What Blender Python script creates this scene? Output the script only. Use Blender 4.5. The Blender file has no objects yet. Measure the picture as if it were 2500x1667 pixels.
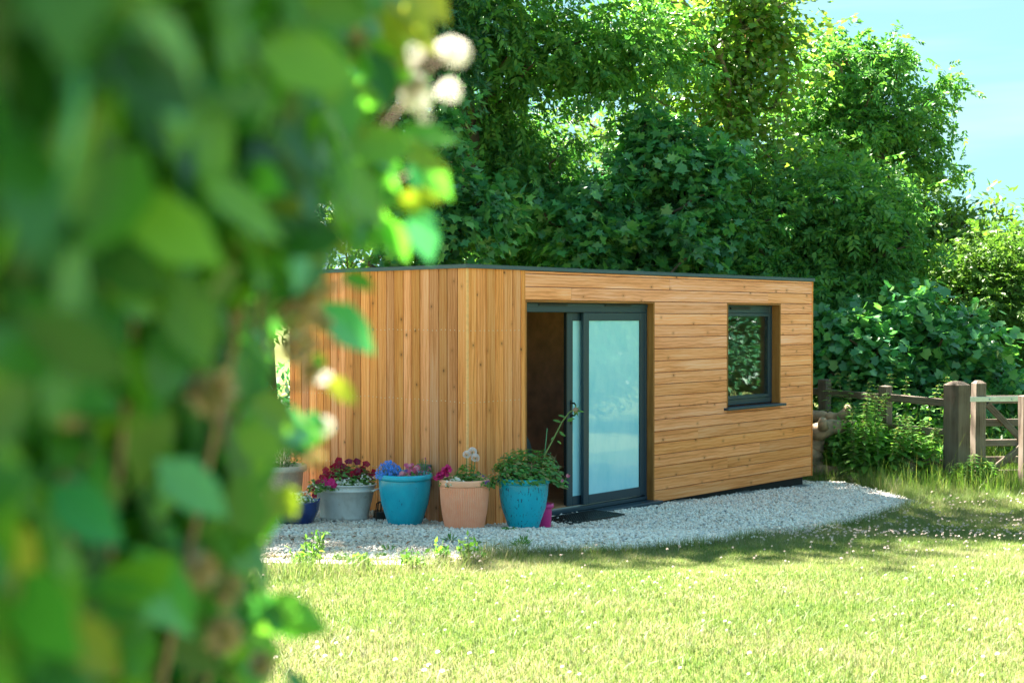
import bpy, math, random
import numpy as np
from mathutils import Vector, Matrix

random.seed(7)
rng = np.random.default_rng(11)
S = bpy.context.scene
C = S.collection
R = math.radians

# ------------------------------------------------------------------ camera, sky, sun, exposure
FPX, CZ, PITCH = 3197.0, 2.04, R(1.06)
cam_d = bpy.data.cameras.new('camera')
cam = bpy.data.objects.new('camera', cam_d)
C.objects.link(cam)
cam.location = (0, 0, CZ)
cam.rotation_euler = (R(90) - PITCH, 0, 0)
cam_d.sensor_width = 36
cam_d.lens = FPX / 2500 * 36
cam_d.clip_start = 0.02
cam_d.clip_end = 1500
cam_d.dof.use_dof = True
cam_d.dof.focus_distance = 12.6
cam_d.dof.aperture_fstop = 5.8
S.camera = cam

SUN_AZ = Vector((-0.53, 0.85)).normalized()
SUN_EL = R(54)
w = bpy.data.worlds.new('World')
S.world = w
w.use_nodes = True
nt = w.node_tree
bg = nt.nodes['Background']
sky = nt.nodes.new('ShaderNodeTexSky')
sky.sky_type = 'NISHITA'
sky.sun_disc = False
sky.sun_elevation = SUN_EL
sky.sun_rotation = math.atan2(SUN_AZ.x, SUN_AZ.y)
sky.altitude = 200
sky.air_density = 1.0
sky.dust_density = 0.1
sky.ozone_density = 1.2
tint = nt.nodes.new('ShaderNodeMix')
tint.data_type = 'RGBA'
tint.blend_type = 'MULTIPLY'
tint.inputs[0].default_value = 1.0
tint.inputs[7].default_value = (0.45, 0.80, 0.88, 1)
hazy = nt.nodes.new('ShaderNodeGamma')          # thin high haze evens out the dome of the sky
hazy.inputs[1].default_value = 0.17
nt.links.new(sky.outputs[0], hazy.inputs[0])
nt.links.new(hazy.outputs[0], tint.inputs[6])
tcw = nt.nodes.new('ShaderNodeTexCoord')
mpw = nt.nodes.new('ShaderNodeMapping'); mpw.inputs['Rotation'].default_value = (0, R(14), R(8)); mpw.inputs['Scale'].default_value = (1.3, 1.3, 13)
nzw = nt.nodes.new('ShaderNodeTexNoise'); nzw.inputs['Scale'].default_value = 1.6; nzw.inputs['Detail'].default_value = 5; nzw.inputs['Roughness'].default_value = .5
rpw = nt.nodes.new('ShaderNodeValToRGB'); rpw.color_ramp.elements[0].position = .50; rpw.color_ramp.elements[1].position = .72
rpw.color_ramp.elements[1].color = (.5, .5, .5, 1)
cir = nt.nodes.new('ShaderNodeMix'); cir.data_type = 'RGBA'; cir.inputs[7].default_value = (1.0, 1.28, 1.34, 1)
nt.links.new(tcw.outputs['Generated'], mpw.inputs[0]); nt.links.new(mpw.outputs[0], nzw.inputs[0]); nt.links.new(nzw.outputs[0], rpw.inputs[0])
nt.links.new(rpw.outputs[0], cir.inputs[0]); nt.links.new(tint.outputs[2], cir.inputs[6])
nt.links.new(cir.outputs[2], bg.inputs[0])
bg.inputs[1].default_value = 0.060

sun_d = bpy.data.lights.new('sun', 'SUN')
sun_d.energy = 3.25
sun_d.angle = R(0.53)
sun_d.color = (1.0, 0.93, 0.78)
sun = bpy.data.objects.new('sun', sun_d)
C.objects.link(sun)
sdir = Vector((SUN_AZ.x * math.cos(SUN_EL), SUN_AZ.y * math.cos(SUN_EL), math.sin(SUN_EL)))
sun.rotation_euler = sdir.to_track_quat('Z', 'Y').to_euler()
sun.location = sdir * 60
S.view_settings.view_transform = 'Standard'
S.view_settings.look = 'None'
S.view_settings.gamma = 1
S.view_settings.use_curve_mapping = False
S.view_settings.exposure = 4.0
S.render.engine = 'CYCLES'
S.cycles.use_denoising = True
S.cycles.max_bounces = 8
S.cycles.diffuse_bounces = 6
S.cycles.glossy_bounces = 3
S.cycles.transmission_bounces = 4
S.cycles.transparent_max_bounces = 12
S.cycles.caustics_reflective = False
S.cycles.caustics_refractive = False

# ------------------------------------------------------------------ places
C0 = np.array([-0.395, 11.6])            # near corner of the garden room
U = np.array([0.681, 0.7323])            # along its front
Nn = np.array([-0.7323, 0.681])          # into the building
ROOM_L, ROOM_W = 5.96, 2.56
ROOM_ANG = math.atan2(U[1], U[0])


def hgt(x, y):
    """height of the ground"""
    x = np.asarray(x, float); y = np.asarray(y, float)
    s = (x - C0[0]) * U[0] + (y - C0[1]) * U[1]
    h = np.clip(0.165 - 0.034 * s, -.025, 0.165)
    h = h + 0.10 * np.clip(11.7 - y, 0, 1.2) + 0.035 * np.clip(10.5 - y, 0, 6)
    return h + 0.012 * np.sin(x * 1.7 + y * .6) * np.cos(y * 1.3 - x * .4)


def ray(px, py):
    dx, dy = (px - 1250) / FPX, -(py - 833.5) / FPX
    return np.array([dx, math.cos(PITCH) + dy * math.sin(PITCH), -math.sin(PITCH) + dy * math.cos(PITCH)])


def at(px, py, Y):
    d = ray(px, py)
    return np.array([0, 0, CZ]) + d * (Y / d[1])


def gp(px, py):
    """ground point seen at a pixel"""
    d = ray(px, py); h = 0.1
    for _ in range(20):
        t = (h - CZ) / d[2]
        h = float(hgt(d[0] * t, d[1] * t))
    return np.array([d[0] * t, d[1] * t, h])


def room(s, d, z=0):
    p = C0 + U * s + Nn * d
    return np.array([p[0], p[1], z])


# ------------------------------------------------------------------ object helpers
def tag(o, label=None, cat=None, group=None, kind=None):
    if label: o['label'] = label
    if cat: o['category'] = cat
    if group: o['group'] = group
    if kind: o['kind'] = kind
    return o


def empty(name, loc=(0, 0, 0), rz=0, label=None, cat=None, group=None):
    o = bpy.data.objects.new(name, None)
    o.empty_display_size = .1
    C.objects.link(o)
    o.location = loc
    o.rotation_euler = (0, 0, rz)
    return tag(o, label, cat, group)


def obj(name, me, parent=None, loc=(0, 0, 0), rot=(0, 0, 0), scale=None):
    o = bpy.data.objects.new(name, me)
    C.objects.link(o)
    if parent: o.parent = parent
    o.location = loc
    o.rotation_euler = rot
    if scale is not None:
        o.scale = scale if hasattr(scale, '__len__') else (scale,) * 3
    return o


def mesh_np(name, V, F, mat=None, smooth=False):
    """V (n,3), F (m,k): one uniform face size"""
    V = np.ascontiguousarray(V, dtype=np.float32); F = np.ascontiguousarray(F, dtype=np.int32)
    me = bpy.data.meshes.new(name)
    m, k = F.shape
    me.vertices.add(len(V)); me.vertices.foreach_set('co', V.ravel())
    me.loops.add(m * k); me.loops.foreach_set('vertex_index', F.ravel())
    me.polygons.add(m)
    me.polygons.foreach_set('loop_start', np.arange(0, m * k, k, dtype=np.int32))
    if smooth:
        me.polygons.foreach_set('use_smooth', np.ones(m, dtype=bool))
    me.update(calc_edges=True)
    if mat: me.materials.append(mat)
    return me


class MB:
    def __init__(s): s.V = []; s.F = []; s.n = 0
    def add(s, V, F):
        V = np.asarray(V, float)
        s.V.append(V); s.F += [tuple(int(i) + s.n for i in f) for f in F]; s.n += len(V)
        return s
    def box(s, x0, x1, y0, y1, z0, z1, bev=0.0):
        if bev <= 0:
            V = [(x, y, z) for z in (z0, z1) for y in (y0, y1) for x in (x0, x1)]
            return s.add(V, [(0, 2, 3, 1), (4, 5, 7, 6), (0, 1, 5, 4), (2, 6, 7, 3), (0, 4, 6, 2), (1, 3, 7, 5)])
        b = bev; V = []; F = []
        # each corner has three vertices
        xs, ys, zs = (x0, x1), (y0, y1), (z0, z1)
        idx = {}
        for i in (0, 1):
            for j in (0, 1):
                for k in (0, 1):
                    sx, sy, sz = (1 - 2 * i), (1 - 2 * j), (1 - 2 * k)
                    c = (xs[i], ys[j], zs[k])
                    idx[i, j, k] = len(V)
                    V.append((c[0], c[1] + sy * b, c[2] + sz * b))
                    V.append((c[0] + sx * b, c[1], c[2] + sz * b))
                    V.append((c[0] + sx * b, c[1] + sy * b, c[2]))
        g = lambda i, j, k, a: idx[i, j, k] + a
        for i in (0, 1):
            f = [g(i, 0, 0, 0), g(i, 1, 0, 0), g(i, 1, 1, 0), g(i, 0, 1, 0)]; F.append(f if i else f[::-1])
            f = [g(0, i, 0, 1), g(1, i, 0, 1), g(1, i, 1, 1), g(0, i, 1, 1)]; F.append(f[::-1] if i else f)
            f = [g(0, 0, i, 2), g(1, 0, i, 2), g(1, 1, i, 2), g(0, 1, i, 2)]; F.append(f if i else f[::-1])
        for j in (0, 1):
            for k in (0, 1):
                F.append((g(0, j, k, 1), g(1, j, k, 1), g(1, j, k, 2), g(0, j, k, 2)))
                F.append((g(j, 0, k, 0), g(j, 1, k, 0), g(j, 1, k, 2), g(j, 0, k, 2)))
                F.append((g(j, k, 0, 0), g(j, k, 1, 0), g(j, k, 1, 1), g(j, k, 0, 1)))
        for key in idx:
            i = idx[key]; F.append((i, i + 1, i + 2))
        return s.add(V, F)
    def tube(s, pts, rad, n=6, caps=True):
        pts = np.asarray(pts, float); m = len(pts)
        rad = np.full(m, rad) if np.isscalar(rad) else np.asarray(rad, float)
        T = np.gradient(pts, axis=0); T /= np.linalg.norm(T, axis=1)[:, None] + 1e-9
        ref = np.array([0, 0, 1.]) if abs(T[0][2]) < .9 else np.array([1., 0, 0])
        A = np.cross(T, ref); A /= np.linalg.norm(A, axis=1)[:, None] + 1e-9
        B = np.cross(T, A)
        th = np.linspace(0, 2 * math.pi, n, endpoint=False)
        V = (pts[:, None] + rad[:, None, None] * (np.cos(th)[None, :, None] * A[:, None] + np.sin(th)[None, :, None] * B[:, None])).reshape(-1, 3)
        F = [(i * n + j, i * n + (j + 1) % n, (i + 1) * n + (j + 1) % n, (i + 1) * n + j) for i in range(m - 1) for j in range(n)]
        if caps: F += [tuple(range(n))[::-1], tuple((m - 1) * n + j for j in range(n))]
        return s.add(V, F)
    def lathe(s, prof, n=48, sx=1.0, sy=1.0, fn=None):
        th = np.linspace(0, 2 * math.pi, n, endpoint=False)
        V = []
        for i, (r, z) in enumerate(prof):
            for t in th:
                rr, zz = fn(r, z, t, i) if fn else (r, z)
                V.append((rr * math.cos(t) * sx, rr * math.sin(t) * sy, zz))
        F = [(i * n + j, i * n + (j + 1) % n, (i + 1) * n + (j + 1) % n, (i + 1) * n + j) for i in range(len(prof) - 1) for j in range(n)]
        return s.add(V, F)
    def mesh(s, name, mat=None, smooth=False):
        me = bpy.data.meshes.new(name)
        me.from_pydata(np.concatenate(s.V).tolist(), [], s.F)
        if smooth:
            me.polygons.foreach_set('use_smooth', np.ones(len(me.polygons), dtype=bool))
        me.update()
        if mat: me.materials.append(mat)
        return me
    def build(s, name, mat, parent=None, smooth=False, **k):
        return obj(name, s.mesh(name, mat, smooth), parent, **k)


def unit(v):
    return v / (np.linalg.norm(v, axis=-1, keepdims=True) + 1e-9)


def place(T, F, pos, dirs, norms, scale):
    """copies of a template (x = length, z = normal) as one vertex / face array"""
    X = unit(dirs); Z = unit(norms - (norms * X).sum(-1, keepdims=True) * X); Y = np.cross(Z, X)
    M = np.stack([X, Y, Z], axis=1)
    V = np.einsum('vk,nkc->nvc', T, M) * np.asarray(scale).reshape(-1, 1, 1) + pos[:, None]
    n, v = len(pos), len(T)
    return V.reshape(-1, 3), (F[None] + (np.arange(n) * v)[:, None, None]).reshape(-1, F.shape[1])


def frame_rot(d, nrm):
    X = Vector(d).normalized(); Z = Vector(nrm); Z = (Z - X * Z.dot(X)).normalized(); Y = Z.cross(X)
    return Matrix((X, Y, Z)).transposed().to_euler()


# ------------------------------------------------------------------ materials
def mat_new(name):
    m = bpy.data.materials.new(name); m.use_nodes = True
    n = m.node_tree.nodes
    return m, m.node_tree, n['Principled BSDF'], n['Material Output']


def nd(nt, typ, **kw):
    n = nt.nodes.new(typ)
    for k, v in kw.items(): setattr(n, k, v)
    return n


def ramp(nt, fac, stops):
    r = nd(nt, 'ShaderNodeValToRGB')
    e = r.color_ramp.elements
    while len(e) < len(stops): e.new(0.5)
    for el, (p, c) in zip(e, stops):
        el.position = p; el.color = (*c, 1)
    nt.links.new(fac, r.inputs[0])
    return r.outputs[0]


def mathn(nt, op, a, b=None, clamp=False):
    n = nd(nt, 'ShaderNodeMath', operation=op, use_clamp=clamp)
    for i, v in enumerate((a, b)):
        if v is None: continue
        if hasattr(v, 'links'): nt.links.new(v, n.inputs[i])
        else: n.inputs[i].default_value = v
    return n.outputs[0]


def mixc(nt, fac, a, b, mode='MIX'):
    n = nd(nt, 'ShaderNodeMix', data_type='RGBA', blend_type=mode)
    for i, v in ((0, fac), (6, a), (7, b)):
        if hasattr(v, 'links'): nt.links.new(v, n.inputs[i])
        elif i == 0: n.inputs[0].default_value = v
        else: n.inputs[i].default_value = (*v, 1)
    return n.outputs[2]


def mapped(nt, coord, scale=(1, 1, 1), loc=None):
    m = nd(nt, 'ShaderNodeMapping')
    m.inputs['Scale'].default_value = scale
    nt.links.new(coord, m.inputs['Vector'])
    if loc is not None: nt.links.new(loc, m.inputs['Location'])
    return m.outputs[0]


def noise(nt, vec, scale, detail=4, rough=.55, dist=0):
    n = nd(nt, 'ShaderNodeTexNoise')
    n.inputs['Scale'].default_value = scale; n.inputs['Detail'].default_value = detail
    n.inputs['Roughness'].default_value = rough; n.inputs['Distortion'].default_value = dist
    if vec is not None: nt.links.new(vec, n.inputs['Vector'])
    return n.outputs[0]


def bump(nt, bsdf, h, strength=.3, dist=.01):
    b = nd(nt, 'ShaderNodeBump')
    b.inputs['Strength'].default_value = strength; b.inputs['Distance'].default_value = dist
    nt.links.new(h, b.inputs['Height']); nt.links.new(b.outputs[0], bsdf.inputs['Normal'])


def simple(name, col, rough=.5, metal=0., var=.12, nscale=30, spec=.5, bmp=0.):
    m, nt, b, o = mat_new(name)
    tc = nd(nt, 'ShaderNodeTexCoord')
    f = noise(nt, tc.outputs['Object'], nscale, 5)
    a = tuple(c * (1 - var) for c in col); z = tuple(min(1, c * (1 + var)) for c in col)
    nt.links.new(ramp(nt, f, [(.3, a), (.7, z)]), b.inputs['Base Color'])
    b.inputs['Roughness'].default_value = rough; b.inputs['Metallic'].default_value = metal
    b.inputs['Specular IOR Level'].default_value = spec
    if bmp: bump(nt, b, f, bmp, .004)
    return m


def wood(name, dark, mid, light, knots=True, rough=.6, tinted=True, grey=None):
    """plank timber: grain along local x"""
    m, nt, b, o = mat_new(name)
    tc = nd(nt, 'ShaderNodeTexCoord'); oi = nd(nt, 'ShaderNodeObjectInfo')
    cx = nd(nt, 'ShaderNodeCombineXYZ')
    nt.links.new(mathn(nt, 'MULTIPLY', oi.outputs['Random'], 37.), cx.inputs[0])
    nt.links.new(mathn(nt, 'MULTIPLY', oi.outputs['Random'], 11.), cx.inputs[2])
    ad = nd(nt, 'ShaderNodeVectorMath', operation='ADD')
    nt.links.new(tc.outputs['Object'], ad.inputs[0]); nt.links.new(cx.outputs[0], ad.inputs[1])
    P = ad.outputs[0]
    fine = noise(nt, mapped(nt, P, (1.6, 42, 42)), 2.2, 4, .6)
    wide = noise(nt, mapped(nt, P, (.5, 8, 8)), 1.6, 3, .5, 1.0)
    wv = nd(nt, 'ShaderNodeTexWave', wave_type='BANDS', bands_direction='Z')
    nt.links.new(mapped(nt, P, (.35, 1, 1)), wv.inputs['Vector'])
    wv.inputs['Scale'].default_value = 9; wv.inputs['Distortion'].default_value = 5.5
    wv.inputs['Detail'].default_value = 3; wv.inputs['Detail Scale'].default_value = 1.2
    g = mathn(nt, 'ADD', mathn(nt, 'MULTIPLY', fine, .30), mathn(nt, 'MULTIPLY', wide, .60))
    g = mathn(nt, 'ADD', g, mathn(nt, 'MULTIPLY', wv.outputs['Fac'], .10))
    col = ramp(nt, g, [(.32, dark), (.5, mid), (.70, light)])
    if knots:
        vo = nd(nt, 'ShaderNodeTexVoronoi', voronoi_dimensions='2D')
        sp = nd(nt, 'ShaderNodeSeparateXYZ'); nt.links.new(P, sp.inputs[0])
        c2 = nd(nt, 'ShaderNodeCombineXYZ')
        nt.links.new(mathn(nt, 'MULTIPLY', sp.outputs[0], 3.4), c2.inputs[0])
        nt.links.new(mathn(nt, 'MULTIPLY', sp.outputs[2], 4.4), c2.inputs[1])
        wob = nd(nt, 'ShaderNodeVectorMath', operation='ADD'); nt.links.new(c2.outputs[0], wob.inputs[0])
        nz = nd(nt, 'ShaderNodeTexNoise'); nz.inputs['Scale'].default_value = 45; nt.links.new(P, nz.inputs['Vector'])
        sc = nd(nt, 'ShaderNodeVectorMath', operation='SCALE'); nt.links.new(nz.outputs['Color'], sc.inputs[0]); sc.inputs['Scale'].default_value = .05
        nt.links.new(sc.outputs[0], wob.inputs[1]); nt.links.new(wob.outputs[0], vo.inputs['Vector'])
        vo.inputs['Scale'].default_value = 1
        vc = nd(nt, 'ShaderNodeSeparateColor'); nt.links.new(vo.outputs['Color'], vc.inputs[0])
        d = mathn(nt, 'ADD', vo.outputs['Distance'], mathn(nt, 'MULTIPLY', mathn(nt, 'GREATER_THAN', vc.outputs[0], .5), 1.0))
        d = mathn(nt, 'ADD', d, mathn(nt, 'MULTIPLY', vc.outputs[1], .03))
        core = ramp(nt, d, [(.028, (1, 1, 1)), (.06, (0, 0, 0))])
        halo = ramp(nt, d, [(.04, (1, 1, 1)), (.17, (0, 0, 0))])
        col = mixc(nt, mathn(nt, 'MULTIPLY', halo, .45), col, tuple(c * .75 for c in dark))
        col = mixc(nt, mathn(nt, 'MULTIPLY', core, .8), col, tuple(c * .22 for c in dark))
    if grey is not None:
        f = noise(nt, tc.outputs['Object'], 3.5, 4)
        col = mixc(nt, ramp(nt, f, [(.45, (0, 0, 0)), (.7, (.6, .6, .6))]), col, grey)
    if tinted:
        col = mixc(nt, 1.0, col, oi.outputs['Color'], 'MULTIPLY')
    nt.links.new(col, b.inputs['Base Color'])
    b.inputs['Roughness'].default_value = rough; b.inputs['Specular IOR Level'].default_value = .3
    bump(nt, b, fine, .25, .003)
    return m


def leafm(name, stops, trans=.4, rough=.38, tcol=None, spec=.5, patch=0):
    """leaf: colour varies from leaf to leaf; light also comes through the blade"""
    m, nt, b, o = mat_new(name)
    ge = nd(nt, 'ShaderNodeNewGeometry'); oi = nd(nt, 'ShaderNodeObjectInfo')
    f = mathn(nt, 'FRACT', mathn(nt, 'ADD', ge.outputs['Random Per Island'], oi.outputs['Random']))
    if patch:      # drier and greener patches over the ground
        tc = nd(nt, 'ShaderNodeTexCoord')
        pf = noise(nt, tc.outputs['Object'], patch, 4, .6)
        f = mathn(nt, 'ADD', mathn(nt, 'MULTIPLY', f, .62), mathn(nt, 'SUBTRACT', mathn(nt, 'MULTIPLY', pf, 1.3), .42), True)
    n = len(stops)
    col = ramp(nt, f, [((i + .5) / n, c) for i, c in enumerate(stops)])
    nt.links.new(col, b.inputs['Base Color'])
    b.inputs['Roughness'].default_value = rough; b.inputs['Specular IOR Level'].default_value = spec
    t = nd(nt, 'ShaderNodeBsdfTranslucent')
    nt.links.new(mixc(nt, 1.0, col, tcol or (1.6, 1.75, .75), 'MULTIPLY'), t.inputs[0])
    mx = nd(nt, 'ShaderNodeMixShader'); mx.inputs[0].default_value = trans
    nt.links.new(b.outputs[0], mx.inputs[1]); nt.links.new(t.outputs[0], mx.inputs[2])
    nt.links.new(mx.outputs[0], o.inputs['Surface'])
    return m


M = {}
M['clad'] = wood('larch_cladding', (.57, .165, .03), (.82, .285, .072), (.89, .40, .145))
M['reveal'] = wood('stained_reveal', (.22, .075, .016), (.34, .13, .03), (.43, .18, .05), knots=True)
M['interior'] = simple('interior_brown_board', (.72, .34, .20), .6, var=.22, nscale=6)
M['floor_in'] = wood('interior_floor', (.30, .13, .07), (.42, .21, .11), (.50, .28, .15), knots=False, rough=.35, tinted=False)
M['backing'] = simple('wall_membrane', (.035, .02, .012), .9)
M['alu'] = simple('blue_grey_aluminium', (.019, .044, .068), .38, 0., .08, 90, .5)
M['alu_dark'] = simple('black_rubber', (.008, .012, .014), .6)
M['flash'] = simple('grey_roof_edge', (.05, .085, .11), .4, .2, .1, 40)
M['roof'] = simple('roof_membrane', (.03, .032, .035), .8)
M['plinth'] = simple('black_plinth', (.012, .014, .016), .75, var=.3)
M['steel'] = simple('galvanised_steel', (.42, .47, .5), .42, .75, .12, 18)
M['zinc'] = None
M['soil'] = simple('potting_soil', (.03, .02, .013), .95, var=.4, nscale=60, bmp=.6)
M['bark'] = simple('bark', (.075, .055, .038), .9, var=.35, nscale=12, bmp=.5)
M['bark_pale'] = simple('bark_pale', (.17, .14, .105), .9, var=.35, nscale=10, bmp=.5)
M['stem'] = simple('green_stem', (.12, .18, .05), .6)
M['twig'] = simple('brown_twig', (.30, .18, .13), .8, var=.3, nscale=25)
M['fence'] = wood('weathered_oak', (.062, .04, .03), (.135, .098, .078), (.21, .165, .135), knots=False, rough=.85, tinted=True, grey=(.20, .165, .14))
M['log'] = simple('weathered_log', (.30, .21, .14), .85, var=.4, nscale=9, bmp=.6)
M['chair'] = simple('grey_upholstery', (.17, .22, .23), .9, nscale=120)
M['black'] = simple('black_plastic', (.01, .011, .012), .45)
M['grey_box'] = simple('grey_socket', (.09, .11, .13), .5)
M['cream'] = simple('cream_stone', (.55, .48, .38), .85, nscale=50)
M['white'] = simple('white_plastic', (.72, .72, .7), .5)
M['magenta_pot'] = simple('magenta_glaze', (.62, .03, .22), .32, var=.05)
M['navy'] = simple('navy_glaze', (.008, .035, .16), .15, var=.3, nscale=12, spec=.7)
M['cane'] = simple('green_cane', (.05, .2, .11), .5)
M['screw'] = simple('bright_screw', (.6, .6, .58), .35, .6)


def m_glass():
    m, nt, b, o = mat_new('window_glass')
    nt.nodes.remove(b)
    fr = nd(nt, 'ShaderNodeFresnel'); fr.inputs[0].default_value = 1.55
    tr = nd(nt, 'ShaderNodeBsdfTransparent'); tr.inputs[0].default_value = (.80, .86, .86, 1)
    gl = nd(nt, 'ShaderNodeBsdfGlossy'); gl.inputs['Roughness'].default_value = .008; gl.inputs[0].default_value = (.95, .97, 1, 1)
    mx = nd(nt, 'ShaderNodeMixShader')
    nt.links.new(mathn(nt, 'MULTIPLY', fr.outputs[0], .38, True), mx.inputs[0])
    nt.links.new(tr.outputs[0], mx.inputs[1]); nt.links.new(gl.outputs[0], mx.inputs[2])
    nt.links.new(mx.outputs[0], o.inputs['Surface'])
    return m


M['glass'] = m_glass()


def m_frost():
    m, nt, b, o = mat_new('frosted_glass')
    tc = nd(nt, 'ShaderNodeTexCoord')
    f = noise(nt, mapped(nt, tc.outputs['Object'], (3, 3, 1.2)), 2.0, 4, .6)
    nt.links.new(ramp(nt, f, [(.3, (.34, .72, .86)), (.75, (.50, .84, .94))]), b.inputs['Base Color'])  # cyan of the sky on the pale film is put into the base colour
    b.inputs['Roughness'].default_value = .03
    b.inputs['Specular IOR Level'].default_value = .75
    return m


M['frost'] = m_frost()


def m_glaze(name, c1, c2, dark, streak):
    m, nt, b, o = mat_new(name)
    tc = nd(nt, 'ShaderNodeTexCoord')
    f = noise(nt, mapped(nt, tc.outputs['Object'], (1, 1, .5)), 9, 5, .6)
    col = ramp(nt, f, [(.3, c1), (.7, c2)])
    v = noise(nt, mapped(nt, tc.outputs['Object'], (1, 1, .42)), 62, 2, .5)
    col = mixc(nt, ramp(nt, v, [(.60 if streak else .68, (0, 0, 0)), (.66 if streak else .76, (.85, .85, .85))]), col, dark)
    nt.links.new(col, b.inputs['Base Color'])
    b.inputs['Roughness'].default_value = .22; b.inputs['Specular IOR Level'].default_value = .6
    bump(nt, b, f, .08, .01)
    return m


M['teal'] = m_glaze('turquoise_glaze', (.0, .31, .47), (.005, .43, .60), (.005, .075, .15), False)
M['teal_speck'] = m_glaze('speckled_turquoise_glaze', (.0, .34, .50), (.005, .45, .62), (.004, .07, .14), True)


def m_terracotta():
    m, nt, b, o = mat_new('peach_terracotta')
    tc = nd(nt, 'ShaderNodeTexCoord')
    f = noise(nt, tc.outputs['Object'], 14, 5, .6)
    col = ramp(nt, f, [(.3, (.92, .31, .165)), (.7, (.95, .38, .23))])
    g = nd(nt, 'ShaderNodeNewGeometry')
    col = mixc(nt, ramp(nt, g.outputs['Pointiness'], [(.51, (0, 0, 0)), (.55, (.45, .45, .45))]), col, (.95, .54, .38))
    nt.links.new(col, b.inputs['Base Color']); b.inputs['Roughness'].default_value = .75
    return m


M['terracotta'] = m_terracotta()


def m_zinc():
    m, nt, b, o = mat_new('old_zinc')
    tc = nd(nt, 'ShaderNodeTexCoord')
    f = noise(nt, mapped(nt, tc.outputs['Object'], (1, 1, .6)), 7, 6, .65)
    col = ramp(nt, f, [(.28, (.36, .345, .33)), (.5, (.56, .55, .54)), (.75, (.68, .68, .68))])
    r = noise(nt, tc.outputs['Object'], 18, 3)
    col = mixc(nt, ramp(nt, r, [(.62, (0, 0, 0)), (.75, (.5, .5, .5))]), col, (.30, .22, .15))
    nt.links.new(col, b.inputs['Base Color'])
    b.inputs['Metallic'].default_value = .25; b.inputs['Roughness'].default_value = .5
    bump(nt, b, f, .1, .01)
    return m


M['zinc'] = m_zinc()

# foliage colours
M['hedge_leaf'] = leafm('hedge_leaf', [(.03, .13, .035), (.12, .36, .05), (.03, .14, .05), (.19, .42, .05), (.04, .18, .06), (.09, .31, .07), (.02, .09, .03), (.14, .33, .04)], .45, .28)
M['olive_leaf'] = leafm('olive_leaf', [(0.240, 0.288, 0.036), (0.180, 0.240, 0.024)], .45, .4)
M['yellow_leaf'] = leafm('yellow_leaf', [(.45, .42, .08), (.38, .38, .07)], .45, .4)
M['sky_sheen_leaf'] = leafm('sky_sheen_leaf', [(.06, .32, .17), (.08, .36, .22), (.10, .36, .12)], .3, .16, spec=1.0)  # aqua sky reflection on hedge leaves, put into the leaf colour
M['dry_flower'] = leafm('dry_flower_head', [(.42, .31, .22), (.35, .24, .16), (.5, .4, .31)], .2, .7)
M['white_petal'] = leafm('white_petal', [(.78, .74, .68), (.82, .80, .76)], .3, .6, (1, 1, 1))
M['syc'] = leafm('sycamore_leaf', [(.045, .18, .085), (.06, .23, .09), (.10, .29, .085), (.06, .21, .11), (.16, .36, .10)], .36, .30, spec=.6)
M['ash'] = leafm('ash_leaf', [(.055, .18, .055), (.075, .22, .06), (.105, .25, .06), (.13, .27, .065)], .36, .5, spec=.25)
M['willow'] = leafm('feathery_leaf', [(.05, .18, .065), (.07, .23, .065), (.10, .26, .06), (.14, .28, .065)], .4, .45, spec=.3)
M['maple'] = leafm('maple_leaf', [(.08, .19, .035), (.11, .23, .04), (.15, .27, .05), (.20, .24, .06), (.10, .21, .04)], .45, .4)
M['darkleaf'] = leafm('dark_evergreen_leaf', [(.02, .10, .055), (.03, .13, .065), (.05, .16, .065)], .3, .36)
M['bright'] = leafm('sunlit_bush_leaf', [(.065, .15, .03), (.085, .18, .035), (.115, .2, .045)], .32, .5, spec=.2)
M['keys'] = leafm('winged_seed', [(.30, .15, .08), (.36, .22, .10)], .3, .6, (1.2, 1, .8))
M['nettle'] = leafm('nettle_leaf', [(0.082, 0.227, 0.041), (0.130, 0.308, 0.056), (0.194, 0.373, 0.082), (0.097, 0.244, 0.065)], .42, .45)
M['nettle_tassel'] = leafm('nettle_tassel', [(.32, .31, .15), (.25, .27, .12), (.38, .31, .2)], .3, .7)
M['grass'] = leafm('grass_blade', [(.088, .175, .035), (.126, .213, .05), (.168, .23, .074), (.11, .20, .04), (.255, .256, .135), (.295, .28, .185)], .4, .5, (1.25, 1.18, .98), .3, 1.1)
M['tall_grass'] = leafm('tall_grass_blade', [(.09, .20, .03), (.13, .25, .04), (.18, .27, .06), (.23, .26, .09)], .42, .5, (1.3, 1.35, .7), .3)
M['clover'] = leafm('clover_head', [(.62, .52, .48), (.72, .66, .62), (.55, .36, .35), (.70, .62, .58)], .2, .8, (1, 1, 1))
M['weed'] = leafm('weed_leaf', [(0.065, 0.195, 0.039), (0.091, 0.234, 0.052), (0.130, 0.260, 0.052)], .35, .45)
M['potleaf'] = leafm('bedding_leaf', [(0.078, 0.208, 0.039), (0.130, 0.286, 0.052), (0.195, 0.338, 0.078), (0.104, 0.195, 0.065)], .4, .5)
M['fuchsia'] = leafm('fuchsia_leaf', [(0.045, 0.180, 0.045), (0.075, 0.240, 0.053), (0.120, 0.300, 0.060), (0.225, 0.210, 0.090)], .38, .4)
M['petal_wine'] = leafm('wine_petal', [(.27, .006, .035), (.40, .010, .05), (.18, .006, .05)], .35, .6, (1.6, 1, 1))
M['petal_magenta'] = leafm('magenta_petal', [(.52, .01, .17), (.62, .02, .22)], .35, .6, (1.2, 1, 1))
M['petal_pink'] = leafm('pink_petal', [(.66, .12, .27), (.45, .08, .28), (.75, .3, .4)], .35, .6, (1.1, 1, 1))
M['petal_blue'] = leafm('blue_petal', [(.05, .24, .78), (.04, .18, .66), (.14, .34, .85)], .3, .6, (1, 1, 1.2))
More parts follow.
